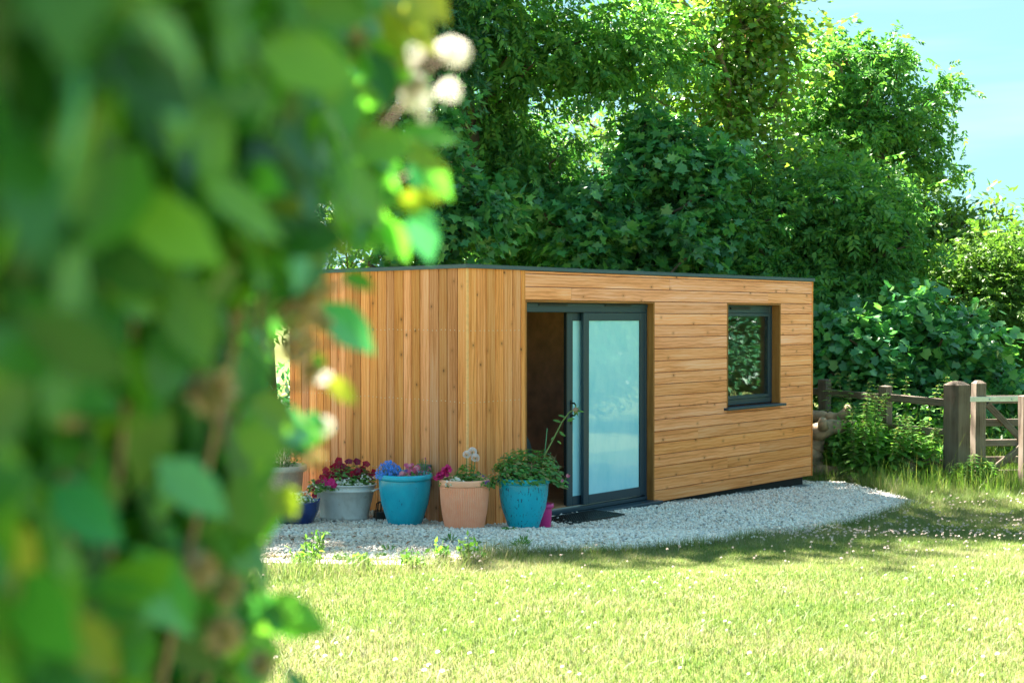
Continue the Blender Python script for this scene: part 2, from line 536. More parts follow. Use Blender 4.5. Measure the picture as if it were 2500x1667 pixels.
M['petal_purple'] = leafm('purple_petal', [(.14, .03, .28), (.2, .06, .32)], .3, .6, (1, 1, 1.1))
M['petal_dahlia'] = leafm('dahlia_petal', [(.80, .70, .70), (.76, .62, .66), (.84, .78, .76)], .25, .6, (1, .9, .95))
M['brown_leaf'] = leafm('dead_leaf', [(.32, .15, .07), (.40, .2, .1), (.25, .12, .06)], .2, .7, (1, .9, .7))


def m_lawn():
    m, nt, b, o = mat_new('lawn_soil')
    tc = nd(nt, 'ShaderNodeTexCoord')
    f = noise(nt, tc.outputs['Object'], 1.3, 6, .65)
    g = noise(nt, tc.outputs['Object'], 45, 5, .7)
    col = mixc(nt, f, (.13, .16, .045), (.20, .21, .075))
    col = mixc(nt, ramp(nt, g, [(.35, (0, 0, 0)), (.65, (.7, .7, .7))]), col, (.05, .055, .02))
    nt.links.new(col, b.inputs['Base Color']); b.inputs['Roughness'].default_value = .95
    b.inputs['Specular IOR Level'].default_value = .1
    bump(nt, b, g, .6, .02)
    return m


def m_stone():
    m, nt, b, o = mat_new('gravel_stone')
    ge = nd(nt, 'ShaderNodeNewGeometry')
    col = ramp(nt, ge.outputs['Random Per Island'], [(.0, (.84, .74, .67)), (.25, (.90, .85, .81)), (.42, (.68, .51, .42)), (.55, (.92, .88, .85)), (.70, (.46, .46, .48)), (.80, (.86, .75, .68)), (.9, (.24, .27, .32)), (1, (.80, .60, .50))])
    tc = nd(nt, 'ShaderNodeTexCoord')
    f = noise(nt, tc.outputs['Object'], 160, 3)
    col = mixc(nt, mathn(nt, 'MULTIPLY', f, .35), col, (.75, .72, .68))
    # earth-stained towards the left, where the weeds grow
    sp = nd(nt, 'ShaderNodeSeparateXYZ'); nt.links.new(tc.outputs['Object'], sp.inputs[0])
    lf = mathn(nt, 'MULTIPLY', mathn(nt, 'SUBTRACT', .5, sp.outputs[0]), .5, True)
    big = noise(nt, tc.outputs['Object'], 2.2, 4)
    st = mathn(nt, 'MULTIPLY', lf, ramp(nt, big, [(.35, (0, 0, 0)), (.65, (.75, .75, .75))]))
    col = mixc(nt, st, col, (.40, .27, .18))
    nt.links.new(col, b.inputs['Base Color']); b.inputs['Roughness'].default_value = .8
    return m


M['lawn'] = m_lawn()
M['stone'] = m_stone()
M['bed'] = simple('gravel_bed', (.62, .56, .50), .95, var=.5, nscale=70, bmp=.8)

# ------------------------------------------------------------------ ground
def axis(lo, hi, step, far):
    a = np.arange(lo, hi + 1e-6, step)
    g = [15, 40, 100, 250, 600]
    return np.concatenate([[lo - v for v in g[::-1]], a, [hi + v for v in g]])


gx, gy = axis(-8, 14, .25, 0), axis(-4, 34, .25, 0)
GX, GY = np.meshgrid(gx, gy)
V = np.stack([GX, GY, hgt(np.clip(GX, -9, 15), np.clip(GY, -5, 35))], -1).reshape(-1, 3)
nx, ny = len(gx), len(gy)
I = np.arange(nx * ny).reshape(ny, nx)
F = np.stack([I[:-1, :-1], I[:-1, 1:], I[1:, 1:], I[1:, :-1]], -1).reshape(-1, 4)
tag(obj('lawn', mesh_np('lawn', V, F, M['lawn'], True)), 'mown garden lawn stretching from the hedge to the fence', 'lawn', kind='structure')


def inside(P, poly):
    x, y = P[:, 0], P[:, 1]; r = np.zeros(len(P), bool); n = len(poly); j = n - 1
    for i in range(n):
        xi, yi = poly[i]; xj, yj = poly[j]
        c = ((yi > y) != (yj > y)) & (x < (xj - xi) * (y - yi) / (yj - yi + 1e-12) + xi)
        r ^= c; j = i
    return r


edge_px = [(2060, 1179), (2150, 1201), (2240, 1229), (2170, 1250), (2080, 1276), (1985, 1296), (1880, 1308), (1760, 1324), (1640, 1335), (1560, 1341),
           (1440, 1346), (1300, 1348), (1190, 1352), (1126, 1376), (922, 1388), (735, 1395), (640, 1390)]
gpoly = [gp(*e)[:2] for e in edge_px]
gpoly = [room(ROOM_L + .1, .5)[:2]] + gpoly + [np.array([-4.2, 10.7]), np.array([-5, 14.5]), room(.3, 2.3)[:2], room(5.6, 1.)[:2]]
gpoly = [tuple(p) for p in gpoly]


def in_room(P, m=0.):
    rel = P[:, :2] - C0; s = rel @ U; d = rel @ Nn
    return (s > m) & (s < ROOM_L - m) & (d > m) & (d < ROOM_W - m)


cells = np.stack(np.meshgrid(np.arange(-5.2, 5.6, .05), np.arange(9, 17.6, .05)), -1).reshape(-1, 2)
cells = cells[inside(cells + (.025, -.06), gpoly) & inside(cells + (.10, .025), gpoly)]
q = np.array([[0, 0], [.05, 0], [.05, .05], [0, .05]])
V = (cells[:, None] + q[None]).reshape(-1, 2)
V = np.column_stack([V, hgt(V[:, 0], V[:, 1]) + .006])
tag(obj('gravel_bed', mesh_np('gravel_bed', V, np.arange(len(V)).reshape(-1, 4), M['bed'])), 'gravel bed laid around the timber garden room', 'gravel bed', kind='structure')


def vnoise(P, scale, seed):
    r = np.random.default_rng(seed)
    ph = r.uniform(0, 6.28, (8, 3)); k = r.normal(0, 1, (8, 2)) * scale
    return sum(np.sin(P[:, 0] * k[i, 0] + P[:, 1] * k[i, 1] + ph[i, 0]) for i in range(8)) / 8


# stones
n = 46000
P = rng.uniform((-4.5, 9.2), (5.4, 17), (n * 5, 2))
P = P[inside(P + rng.normal(0, .05, P.shape), gpoly) & ~in_room(P, .06)]
vis = np.abs(P[:, 0] / P[:, 1] - .12) < .36
P = P[vis][:n]
V8 = np.array([(x, y, z) for z in (-1, 1) for y in (-1, 1) for x in (-1, 1)], float) * .62
F8 = np.array([(4, 5, 7, 6), (0, 1, 5, 4), (2, 6, 7, 3), (0, 4, 6, 2), (1, 3, 7, 5)])
m = len(P)
sz = .008 + .011 * rng.random(m) ** 1.6
V = V8[None] * rng.uniform(.6, 1.25, (m, 8, 3)) * rng.uniform(.65, 1.3, (m, 1, 3))
Q = rng.normal(0, 1, (m, 3, 3)); Q, _ = np.linalg.qr(Q)
V = np.einsum('nvk,nkc->nvc', V, Q) * sz[:, None, None]
V += np.column_stack([P, hgt(P[:, 0], P[:, 1]) + .010 + rng.uniform(0, .010, m)])[:, None]
tag(obj('gravel', mesh_np('gravel', V.reshape(-1, 3), (F8[None] + (np.arange(m) * 8)[:, None, None]).reshape(-1, 4), M['stone'])),
    'loose pale gravel stones around the garden room', 'gravel', kind='stuff')


# grass blades
def blades(name, P, H, W, mat, lean=.5, bent_to=99):
    m = len(P)
    a = rng.uniform(0, 6.283, m); b = a + rng.normal(0, .6, m) + 1.57
    px = np.column_stack([np.cos(a), np.sin(a)]) * (W / 2)[:, None]
    ln = np.column_stack([np.cos(b), np.sin(b)]) * (H * np.abs(rng.normal(0, lean, m)))[:, None]
    z = hgt(P[:, 0], P[:, 1])
    bl = np.column_stack([P - px, z - .004]); br = np.column_stack([P + px, z - .004])
    ml = np.column_stack([P + ln * .3 - px * .8, z + H * .55]); mr = np.column_stack([P + ln * .3 + px * .8, z + H * .55])
    tp = np.column_stack([P + ln, z + H * .95])
    V = np.stack([bl, br, ml, mr, tp], 1).reshape(-1, 3)
    F = np.array([(0, 1, 3), (0, 3, 2), (2, 3, 4)])
    nb = P[:, 1] < bent_to                     # far blades: one straight sliver is enough
    i5 = (np.arange(m) * 5)
    F = np.concatenate([(F[None] + i5[nb][:, None, None]).reshape(-1, 3), np.array([[0, 1, 4]]) + i5[~nb][:, None]])
    return obj(name, mesh_np(name, V, F, mat))


n = 740000
Y = np.sqrt(rng.uniform(5.2 ** 2, 17.5 ** 2, n * 2))
Y = Y[rng.random(len(Y)) < np.clip(9.5 / Y, 0, 1) ** 1.2]
X = Y * rng.uniform(-.34, .54, len(Y))
P = np.column_stack([X, Y])
edge = inside(P, gpoly)
pn = vnoise(P, 3.2, 5) * .5 + vnoise(P, 9, 6) * .5
far_edge = inside(P + np.array([0, .4]), gpoly) & (P[:, 0] < .1) & (rng.random(len(P)) < .35)
near_edge = far_edge | inside(P + np.array([0, .16]), gpoly) | inside(P - np.array([0, .12]), gpoly) | inside(P - np.array([.12, 0]), gpoly)
keep = (~edge | ((pn > .33) & ~inside(P - np.array([0, .35]), gpoly) & (rng.random(len(P)) < .5))) & ~in_room(P)
P, ne, pn = P[keep][:480000], near_edge[keep][:480000], pn[keep][:480000]
H = rng.gamma(6, .0038, len(P)) * (1 + .55 * vnoise(P, 2.0, 9)) + .008
H = H + np.where(ne, rng.uniform(0, .07, len(P)) * np.where(P[:, 0] < .1, 1.9, 1), 0)
far = np.clip((P[:, 1] - 13.2) / 2.4, 0, 1) * np.clip((P[:, 0] - 3.6) / 1.0, 0, 1)
H = H * (1 + 2.2 * far)
tag(blades('grass', P, H, rng.uniform(.0028, .0052, len(P)), M['grass'], .75, 8.6), 'short grass of the sunlit lawn', 'grass', kind='stuff')

# longer grass along the fence and past the gate
P = np.column_stack([rng.uniform(2.5, 11, 110000), rng.uniform(14.8, 23, 110000)])
fl = P[:, 1] > 15.3 + .25 * vnoise(P, 1.5, 3) + np.clip(4.6 - P[:, 0], 0, 2) * .5
P = P[fl & ~inside(P, gpoly) & ~in_room(P)][:70000]
tag(blades('tall_grass', P, rng.gamma(5, .044, len(P)) * np.where(P[:, 1] > 17, 1.5, 1), rng.uniform(.003, .006, len(P)), M['tall_grass'], .45, 16.2), 'long uncut grass along the fence and beyond the gate', 'grass', kind='stuff')

# ------------------------------------------------------------------ garden room
GR = empty('garden_room', (C0[0], C0[1], 0), ROOM_ANG, 'flat roofed timber clad garden room with open sliding door', 'building')
BT = .02


def board_mesh(L, wd, key={}):
    k = (round(L, 3), round(wd, 3))
    if k not in key:
        g, c = .0027, .0035
        prof = [(0, g + c), (c, g), (BT, g), (BT, wd - g), (c, wd - g), (0, wd - g - c)]
        V = [(x, y, z) for x in (0, L) for (y, z) in prof]
        F = [(i, (i + 1) % 6, 6 + (i + 1) % 6, 6 + i) for i in range(6)] + [tuple(range(6))[::-1], tuple(range(6, 12))]
        key[k] = MB().add(V, F).mesh('board', M['clad'])
    return key[k]


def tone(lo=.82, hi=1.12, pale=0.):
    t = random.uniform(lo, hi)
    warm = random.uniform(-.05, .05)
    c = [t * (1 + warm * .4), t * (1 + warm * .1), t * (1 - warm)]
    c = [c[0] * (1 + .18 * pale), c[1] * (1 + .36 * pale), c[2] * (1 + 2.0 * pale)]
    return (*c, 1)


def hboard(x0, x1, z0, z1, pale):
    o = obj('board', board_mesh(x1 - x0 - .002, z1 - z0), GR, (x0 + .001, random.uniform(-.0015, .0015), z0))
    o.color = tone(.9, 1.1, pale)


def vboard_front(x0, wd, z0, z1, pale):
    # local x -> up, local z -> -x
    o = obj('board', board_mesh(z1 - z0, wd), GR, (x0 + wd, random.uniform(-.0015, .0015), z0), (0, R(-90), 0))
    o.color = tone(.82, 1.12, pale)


def vboard_left(y0, wd, z0, z1):
    e = (Matrix.Rotation(R(-90), 3, 'Z') @ Matrix.Rotation(R(-90), 3, 'Y')).to_euler()
    # width runs towards +y after the turn
    o = obj('board', board_mesh(z1 - z0, wd), GR, (random.uniform(-.0015, .0015), y0, z0), e)
    o.color = tone(.58, 1.08, random.choice([0, 0, 0, .15, .5]))


ZB, ZT, ZO = .108, 2.474, 2.20
DX0, DX1 = .760, 2.756            # door opening
WX0, WX1, WZ0 = 4.10, 5.227, 1.03
rows = [(ZO - (ZO - ZB) / 17 * (k + 1), ZO - (ZO - ZB) / 17 * k) for k in range(17)]
# left wall
y = .012
while y < ROOM_W - .03:
    wd = min(random.choice([.108, .116, .116, .122, .13]), ROOM_W - y)
    vboard_left(y + .0008, wd - .0016, ZB, ZT); y += wd
# front, upright boards left of the door
x = .012
for wd in (.112, .116, .118, .112, .118, .112):
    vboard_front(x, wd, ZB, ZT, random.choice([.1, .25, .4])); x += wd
# front, level boards
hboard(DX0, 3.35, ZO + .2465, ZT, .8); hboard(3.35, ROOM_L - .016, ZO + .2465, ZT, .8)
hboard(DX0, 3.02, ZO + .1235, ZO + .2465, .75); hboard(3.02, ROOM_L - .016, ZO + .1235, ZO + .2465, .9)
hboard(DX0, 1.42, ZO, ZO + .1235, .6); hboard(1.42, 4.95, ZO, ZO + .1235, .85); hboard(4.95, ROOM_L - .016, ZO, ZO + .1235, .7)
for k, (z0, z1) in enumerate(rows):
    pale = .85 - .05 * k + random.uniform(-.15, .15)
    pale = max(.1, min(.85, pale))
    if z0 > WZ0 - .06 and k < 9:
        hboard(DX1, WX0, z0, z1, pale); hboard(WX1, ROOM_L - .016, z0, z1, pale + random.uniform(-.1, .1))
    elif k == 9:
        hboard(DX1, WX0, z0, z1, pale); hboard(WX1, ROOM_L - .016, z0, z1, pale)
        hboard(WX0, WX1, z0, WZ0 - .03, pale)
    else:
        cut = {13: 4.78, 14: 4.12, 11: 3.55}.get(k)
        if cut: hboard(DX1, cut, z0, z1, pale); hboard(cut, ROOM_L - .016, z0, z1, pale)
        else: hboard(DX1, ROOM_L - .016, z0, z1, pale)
# trims


def trim(name, x0, x1, y0, y1, z0, z1, mat='clad', col=(1, 1, 1, 1), up=True, bev=.002):
    """small timber or metal strip; grain runs along its length"""
    L = max(x1 - x0, y1 - y0, z1 - z0)
    if up:
        o = MB().box(0, z1 - z0, y0, y1, -(x1 - x0), 0, bev).build(name, M[mat], GR, loc=(x0, 0, z0), rot=(0, R(-90), 0))
    else:
        o = MB().box(0, x1 - x0, 0, y1 - y0, 0, z1 - z0, bev).build(name, M[mat], GR, loc=(x0, y0, z0))
    o.color = col
    return o


def strip(name, x0, x1, y0, y1, z0, z1, mat, col=(1, 1, 1, 1)):
    o = MB().box(0, x1 - x0, 0, y1 - y0, 0, z1 - z0, .0015).build(name, M[mat], GR, loc=(x0, y0, z0))
    o.color = col
    return o


M['edge'] = simple('catchlit_timber_edge', (.84, .42, .18), .6)  # light caught along the near corner is put into this paler colour
trim('corner_trim', -.012, .0105, -.008, .0105, ZB, ZT, 'edge')
trim('corner_trim', ROOM_L - .0145, ROOM_L + .004, -.006, .03, ZB, ZT, 'clad', (1.0, .95, .9, 1))
trim('door_trim', .703, DX0 - .002, -.006, .018, ZB, ZT, 'clad', (1.1, 1.2, 1.4, 1))
# wall cores: box frames with openings (front split round door and window)
core = MB()
core.box(.03, DX0, .024, .14, ZB, ZT); core.box(DX0, DX1, .024, .14, ZO + .03, ZT)
core.box(DX1, WX0, .024, .14, ZB, ZT); core.box(WX0, WX1, .024, .14, ZO + .03, ZT); core.box(WX0, WX1, .024, .14, ZB, WZ0 - .03)
core.box(WX1, ROOM_L - .024, .024, .14, ZB, ZT)
core.box(.024, .14, .142, ROOM_W - .14, ZB, ZT); core.box(ROOM_L - .14, ROOM_L - .024, .142, ROOM_W - .14, ZB, ZT)
core.box(.024, ROOM_L - .024, ROOM_W - .138, ROOM_W - .024, ZB, ZT)
tag(core.build('wall_core', M['backing'], GR), kind='stuff')
# right and back cladding (out of view, plain upright boards would be the same)
e_r = MB().box(0, ROOM_W, 0, .02, 0, ZT - ZB).build('side_cladding', M['clad'], GR, loc=(ROOM_L - .021, .03, ZB), rot=(0, 0, R(90)))
e_b = MB().box(0, ROOM_L - .05, 0, .02, 0, ZT - ZB).build('back_cladding', M['clad'], GR, loc=(.02, ROOM_W - .022, ZB))
# inner lining
inn = MB()
inn.box(.142, ROOM_L - .142, ROOM_W - .16, ROOM_W - .14, .2, 2.35)
inn.build('inner_wall', M['interior'], GR)
MB().box(.142, .162, .142, ROOM_W - .16, .2, 2.35).build('inner_wall', M['interior'], GR)
MB().box(ROOM_L - .162, ROOM_L - .142, .142, ROOM_W - .16, .2, 2.35).build('inner_wall', M['interior'], GR)
il = MB().box(.162, DX0 - .02, .142, .16, .2, 2.35).box(DX1 + .02, WX0 - .02, .142, .16, .2, 2.35).box(WX1 + .02, ROOM_L - .162, .142, .16, .2, 2.35)
il.box(WX0 - .02, WX1 + .02, .142, .16, .2, WZ0 - .03).box(DX0 - .02, DX1 + .02, .142, .16, ZO, 2.35).box(WX0 - .02, WX1 + .02, .142, .16, ZO, 2.35)
tag(il.build('inner_wall', M['interior'], GR), kind='stuff')
MB().box(.142, ROOM_L - .142, .142, ROOM_W - .142, 2.351, 2.37).build('ceiling', M['white'], GR)
for i in range(17):
    y0 = .142 + i * .132
    MB().box(0, ROOM_L - .29, 0, .130, 0, .02).build('floor_board', M['floor_in'], GR, loc=(.145, y0, .178 + .001 * (i % 2)))
# roof, flashing, plinth
MB().box(-.012, ROOM_L + .012, -.012, ROOM_W + .012, ZT + .002, 2.500).build('roof', M['roof'], GR)
fl = .034
strip('roof_edge', -.02, ROOM_L + .02, -.022, -.0125, 2.508 - fl, 2.509, 'flash')
strip('roof_edge', -.022, -.0125, -.012, ROOM_W + .02, 2.508 - fl, 2.5085, 'flash')
strip('roof_edge', ROOM_L + .0125, ROOM_L + .022, -.012, ROOM_W + .02, 2.508 - fl, 2.5085, 'flash')
for i, xx in enumerate((-.02, 1.5, 3.05, 4.6)):
    strip('roof_capping', xx + .001, min(xx + 1.55, ROOM_L + .02) - .001, -.0225, .05, 2.5095, 2.5115, 'flash')
strip('roof_capping', -.0225, .05, .052, ROOM_W, 2.5095, 2.5115, 'flash')
MB().box(.09, ROOM_L - .10, .07, ROOM_W - .08, -.25, ZB + .02).build('plinth', M['plinth'], GR)
for sx in (3.15, 4.4, 5.62):
    MB().box(sx, sx + .20, -.055, .069, -.002, .006, .001).build('foot_plate', M['steel'], GR, loc=(0, 0, float(hgt(*room(sx, 0)[:2])) + .025))
# fixing screws, two rows on the upright boards
sc = MB()
for z in (.62, 1.28, 1.92):
    for k in range(21):
        for o2 in (.03, .085):
            yy = .012 + k * .117 + o2
            if yy < ROOM_W - .05: sc.box(-.0035, -.0012, yy - .003, yy + .003, z - .003 + .004 * (k % 3), z + .003 + .004 * (k % 3))
    for k in range(6):
        for o2 in (.03, .085):
            sc.box(.012 + k * .115 + o2 - .003, .012 + k * .115 + o2 + .003, -.0035, -.0012, z - .003, z + .003)
tag(sc.build('screws', M['screw'], GR), kind='stuff')

# reveals
rv = (1, 1, 1, 1)
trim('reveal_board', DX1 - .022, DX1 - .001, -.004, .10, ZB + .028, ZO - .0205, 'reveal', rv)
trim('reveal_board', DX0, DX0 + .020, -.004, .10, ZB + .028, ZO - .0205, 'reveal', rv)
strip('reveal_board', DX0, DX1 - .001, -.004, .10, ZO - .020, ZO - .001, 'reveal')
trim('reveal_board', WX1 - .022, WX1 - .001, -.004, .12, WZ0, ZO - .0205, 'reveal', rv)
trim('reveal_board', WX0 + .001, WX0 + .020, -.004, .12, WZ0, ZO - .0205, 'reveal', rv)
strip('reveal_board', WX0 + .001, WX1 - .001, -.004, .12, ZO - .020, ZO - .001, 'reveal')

# sliding door: frame (fixed) with head, jambs, threshold, then two panels
DF = MB().box(DX0 + .021, DX1 - .0225, .076, .20, ZO - .112, ZO - .021, .004).build('door_frame', M['alu'], GR)
MB().box(DX0 + .021, DX1 - .0225, .070, .0755, ZO - .062, ZO - .03, .001).build('head_strip', M['alu'], DF)
MB().box(DX0 + .021, DX0 + .05, .078, .20, .175, ZO - .113, .003).build('jamb', M['alu'], DF)
MB().box(DX1 - .05, DX1 - .0225, .078, .20, .175, ZO - .113, .003).build('jamb', M['alu'], DF)
MB().box(DX0 + .021, DX1 - .0225, .072, .20, .139, .174, .003).build('threshold', M['alu'], DF)
MB().box(DX0 + .05, DX1 - .05, .122, .128, .1745, .186).build('track', M['steel'], DF)
for vx in (1.02, 2.02):
    v = MB().box(vx, vx + .42, .058, .0695, ZO - .052, ZO - .034, .003).build('trickle_vent', M['black'], DF)
# sill ledge
MB().box(DX0 + .002, 2.80, -.085, .071, .103, .136, .005).build('door_sill', M['alu'], GR)


def panel(x0, x1, y0, y1, z0, z1, st, pane_mat, name='sliding_panel', bot=None):
    bot = bot or st
    p = MB()
    p.box(x0, x0 + st, y0, y1, z0, z1, .004)
    p = p.build(name, M['alu'], GR)
    MB().box(x1 - st, x1, y0, y1, z0, z1, .004).build('stile', M['alu'], p)
    MB().box(x0 + st + .0005, x1 - st - .0005, y0 + .001, y1 - .001, z1 - st, z1, .004).build('rail', M['alu'], p)
    MB().box(x0 + st + .0005, x1 - st - .0005, y0 + .001, y1 - .001, z0, z0 + bot, .004).build('rail', M['alu'], p)
    ym = (y0 + y1) / 2
    g = .008
    gk = MB()
    gk.box(x0 + st + .0006, x0 + st + g, y0 + .006, y1 - .006, z0 + bot + .0006, z1 - st - .0006)
    gk.box(x1 - st - g, x1 - st - .0006, y0 + .006, y1 - .006, z0 + bot + .0006, z1 - st - .0006)
    tag(gk.build('gasket', M['alu_dark'], p), kind='stuff')
    pane = MB().box(x0 + st + g, x1 - st - g, ym - .004, ym + .004, z0 + bot + .001, z1 - st - .001).build('pane', pane_mat, p)
    return p


outer = panel(1.705, DX1 - .0505, .080, .118, .190, ZO - .114, .080, M['frost'], 'fixed_panel', .088)
inner = panel(1.515, 2.545, .130, .172, .188, ZO - .114, .080, M['frost'], 'sliding_panel', .088)
MB().box(1.505, 1.5145, .134, .168, .19, ZO - .116).build('edge_seal', M['alu_dark'], inner)
# handle on the sliding panel
hz = at(1408, 1000, 12.9)[2] - .02
MB().box(1.558, 1.584, .122, .1295, hz - .12, hz + .12, .002).build('handle_plate', M['black'], inner)
MB().tube([(1.571, .1225, hz - .03), (1.571, .088, hz - .03), (1.578, .078, hz - .015), (1.578, .078, hz + .075), (1.571, .088, hz + .09), (1.571, .1225, hz + .09)], .009, 8).build('handle', M['black'], inner, True)

# window
WN = MB().box(WX0 + .021, WX0 + .075, .100, .165, WZ0 + .01, ZO - .021, .004).build('window', M['alu'], GR)
MB().box(WX1 - .078, WX1 - .0225, .100, .165, WZ0 + .01, ZO - .021, .004).build('frame', M['alu'], WN)
MB().box(WX0 + .0755, WX1 - .0785, .101, .164, ZO - .115, ZO - .021, .004).build('frame', M['alu'], WN)
MB().box(WX0 + .0755, WX1 - .0785, .101, .164, WZ0 + .01, WZ0 + .075, .004).build('frame', M['alu'], WN)
sa = MB().box(WX0 + .0756, WX0 + .11, .092, .15, WZ0 + .0755, ZO - .1155, .003)
sa.box(WX1 - .113, WX1 - .0786, .092, .15, WZ0 + .0755, ZO - .1155, .003)
sa.box(WX0 + .1105, WX1 - .1135, .0925, .15, WZ0 + .0755, WZ0 + .112, .003); sa.box(WX0 + .1105, WX1 - .1135, .0925, .15, ZO - .15, ZO - .1155, .003)
sa.build('sash', M['alu'], WN)
MB().box(WX0 + .1105, WX1 - .1135, .112, .130, WZ0 + .1125, ZO - .1505).build('pane', M['glass'], WN)
MB().box(WX0 + .21, WX0 + .62, .084, .1005, ZO - .072, ZO - .046, .004).build('trickle_vent', M['black'], WN)
MB().box(WX0 - .055, WX1 + .045, -.06, .0995, WZ0 - .029, WZ0 - .001, .005).build('window_sill', M['alu'], GR)

# chair inside
cp = room(1.42, 1.05, .2)
CH = empty('armchair', tuple(cp), R(90), 'dark grey round backed armchair just inside the open door', 'armchair')
b = MB(); ths = np.linspace(-2.0, 2.0, 17)
for sgn, rr in ((1, .36), (-1, .29)):
    pass
V = []; F = []
for i, t in enumerate(ths):
    top = .80 - .42 * (abs(t) / 2.0) ** 2
    for r, z in ((.29, .38), (.37, .30), (.40, top - .06), (.37, top), (.31, top), (.29, top - .06)):
        V.append((-r * math.cos(t), r * math.sin(t), z))
for i in range(16):
    for j in range(6):
        F.append((i * 6 + j, i * 6 + (j + 1) % 6, (i + 1) * 6 + (j + 1) % 6, (i + 1) * 6 + j))
F += [tuple(range(6)), tuple(range(96, 102))[::-1]]
MB().add(V, F).build('backrest', M['chair'], CH, True)
MB().lathe([(.0, .28), (.27, .28), (.29, .32), (.29, .42), (.26, .46), (0, .47)], 24).build('seat', M['chair'], CH, True)
for lx, ly in ((.2, .2), (-.2, .2), (.2, -.2), (-.2, -.2)):
    MB().tube([(lx, ly, 0), (lx * .85, ly * .85, .29)], [.012, .02], 8).build('leg', M['black'], CH)

# socket on the side wall, behind the blue pot
sk = room(-.002, .52)
SK = empty('outdoor_socket', (sk[0], sk[1], .50), ROOM_ANG, 'grey weatherproof socket box on timber wall behind flowers of blue pot', 'socket')
MB().box(-.075, 0, -.07, .07, 0, .20, .008).build('box_body', M['grey_box'], SK)
MB().box(-.090, -.0755, -.064, .064, .05, .194, .006).build('lid', M['grey_box'], SK)
MB().tube([(-.04, 0, .001), (-.04, .01, -.08), (-.015, .02, -.3)], .008, 6).build('cable', M['black'], SK)

# ------------------------------------------------------------------ pots
def pot_base(px, Y, dz=0.):
    X = (px - 1250) / FPX * Y
    return (X, Y, float(hgt(X, Y)) + dz)


def glazed(px, Y, r, H, mat, label, rb):
    b = pot_base(px, Y, .012)
    T = empty('flower_pot', b, random.uniform(0, 6), label, 'flower pot', 'large pots along the garden room')
    prof = [(0, 0.0), (rb * .92, 0), (rb, .012), (rb * 1.16, H * .18), (r * .845, H * .42), (r * .915, H * .66), (r * .935, H * .84), (r * .93, H * .885)]
    MB().lathe(prof, 56).build('pot_body', mat, T, True)
    rim = [(r * .925, H * .886), (r * .985, H * .895), (r * 1.0, H * .925), (r * .995, H * .96), (r * .97, H * .99), (r * .93, H), (r * .88, H * .985), (r * .86, H * .93), (r * .85, H * .80)]
    MB().lathe(rim, 56).build('rim', mat, T, True)
    MB().lathe([(0, H * .90), (r * .5, H * .89), (r * .856, H * .87)], 32).build('soil', M['soil'], T, True)
    return np.array(b), r, H


PA = glazed(988, 11.60, .247, .462, M['teal'], 'turquoise glazed pot of blue and pink flowers beside zinc tub', .15)
PB = glazed(1278.5, 11.40, .232, .452, M['teal_speck'], 'dark speckled turquoise pot of leafy fuchsia beside the open door', .135)


def terracotta(px, Y, r, H):
    b = pot_base(px, Y, .010)
    T = empty('flower_pot', b, 0, 'peach coloured ribbed terracotta pot between two turquoise pots', 'flower pot', 'large pots along the garden room')
    rb = r * .76
    zs = np.linspace(.02, .87, 12)
    prof = [(0, 0), (rb * .95, 0), (rb, .006)] + [(rb + (r * .965 - rb) * (1 - (1 - z / .87) ** 1.9), z * H) for z in zs]

    def rib(rr, zz, t, i):
        if i < 3: return rr, zz
        k = min(1, (i - 2) / 2, (15 - i) / 1.5)
        return rr * (1 + .011 * max(0, k) * (1 if math.cos(t * 64) > .1 else -.6)), zz
    MB().lathe(prof, 384, fn=rib).build('pot_body', M['terracotta'], T, False)
    rim = [(r * .955, H * .872), (r * .985, H * .878), (r * 1.0, H * .90), (r * 1.0, H * .975), (r * .985, H), (r * .90, H), (r * .89, H * .98), (r * .86, H * .8)]
    MB().lathe(rim, 64).build('rim', M['terracotta'], T, True)
    MB().lathe([(0, H * .93), (r * .5, H * .92), (r * .885, H * .90)], 32).build('soil', M['soil'], T, True)
    return np.array(b), r, H


PT = terracotta(1133.5, 11.28, .218, .43)

# zinc tub
tb = pot_base(840, 12.02, .012)
TUB = empty('zinc_tub', tb, ROOM_ANG + R(90) + .45, 'old oval galvanised zinc bath tub planted with dark red petunias', 'tub')
sx, sy, TH = 1.0, .66, .325
MB().lathe([(0, .012), (.222, .012), (.224, 0), (.238, 0), (.236, .03), (.232, .05), (.26, .16), (.287, .262), (.300, .268), (.300, .278), (.289, .284), (.298, TH - .012)], 72, sx, sy).build('tub_body', M['zinc'], TUB, True)
MB().lathe([(.297, TH - .012), (.307, TH - .010), (.312, TH), (.305, TH + .006), (.294, TH), (.29, TH - .02), (.28, TH - .09)], 72, sx, sy).build('rim', M['zinc'], TUB, True)
MB().lathe([(0, TH - .03), (.282, TH - .05)], 40, sx, sy).build('soil', M['soil'], TUB, True)
for sg in (-1, 1):
    MB().tube([(sg * .299, -.07, .272), (sg * .33, -.07, .285), (sg * .342, -.05, .29), (sg * .342, .05, .29), (sg * .33, .07, .285), (sg * .299, .07, .272)], .009, 8).build('handle', M['zinc'], TUB, True)

# navy bowl pot with wavy rim
nb = pot_base(722, 11.72, .01)
NV = empty('flower_pot', nb, 0, 'deep navy glazed pot with wavy rim of white flowers, beside hedge', 'flower pot')


def wavy(rr, zz, t, i):
    return rr, zz + (.022 * (max(0, math.cos(t * 4)) ** 3) if i in (4, 5, 6, 7) else 0)


MB().lathe([(0, 0), (.13, 0), (.155, .03), (.20, .13), (.212, .205), (.216, .215), (.203, .217), (.197, .19), (.18, .12)], 64, fn=wavy).build('pot_body', M['navy'], NV, True)
MB().lathe([(0, .185), (.19, .165)], 32).build('soil', M['soil'], NV, True)

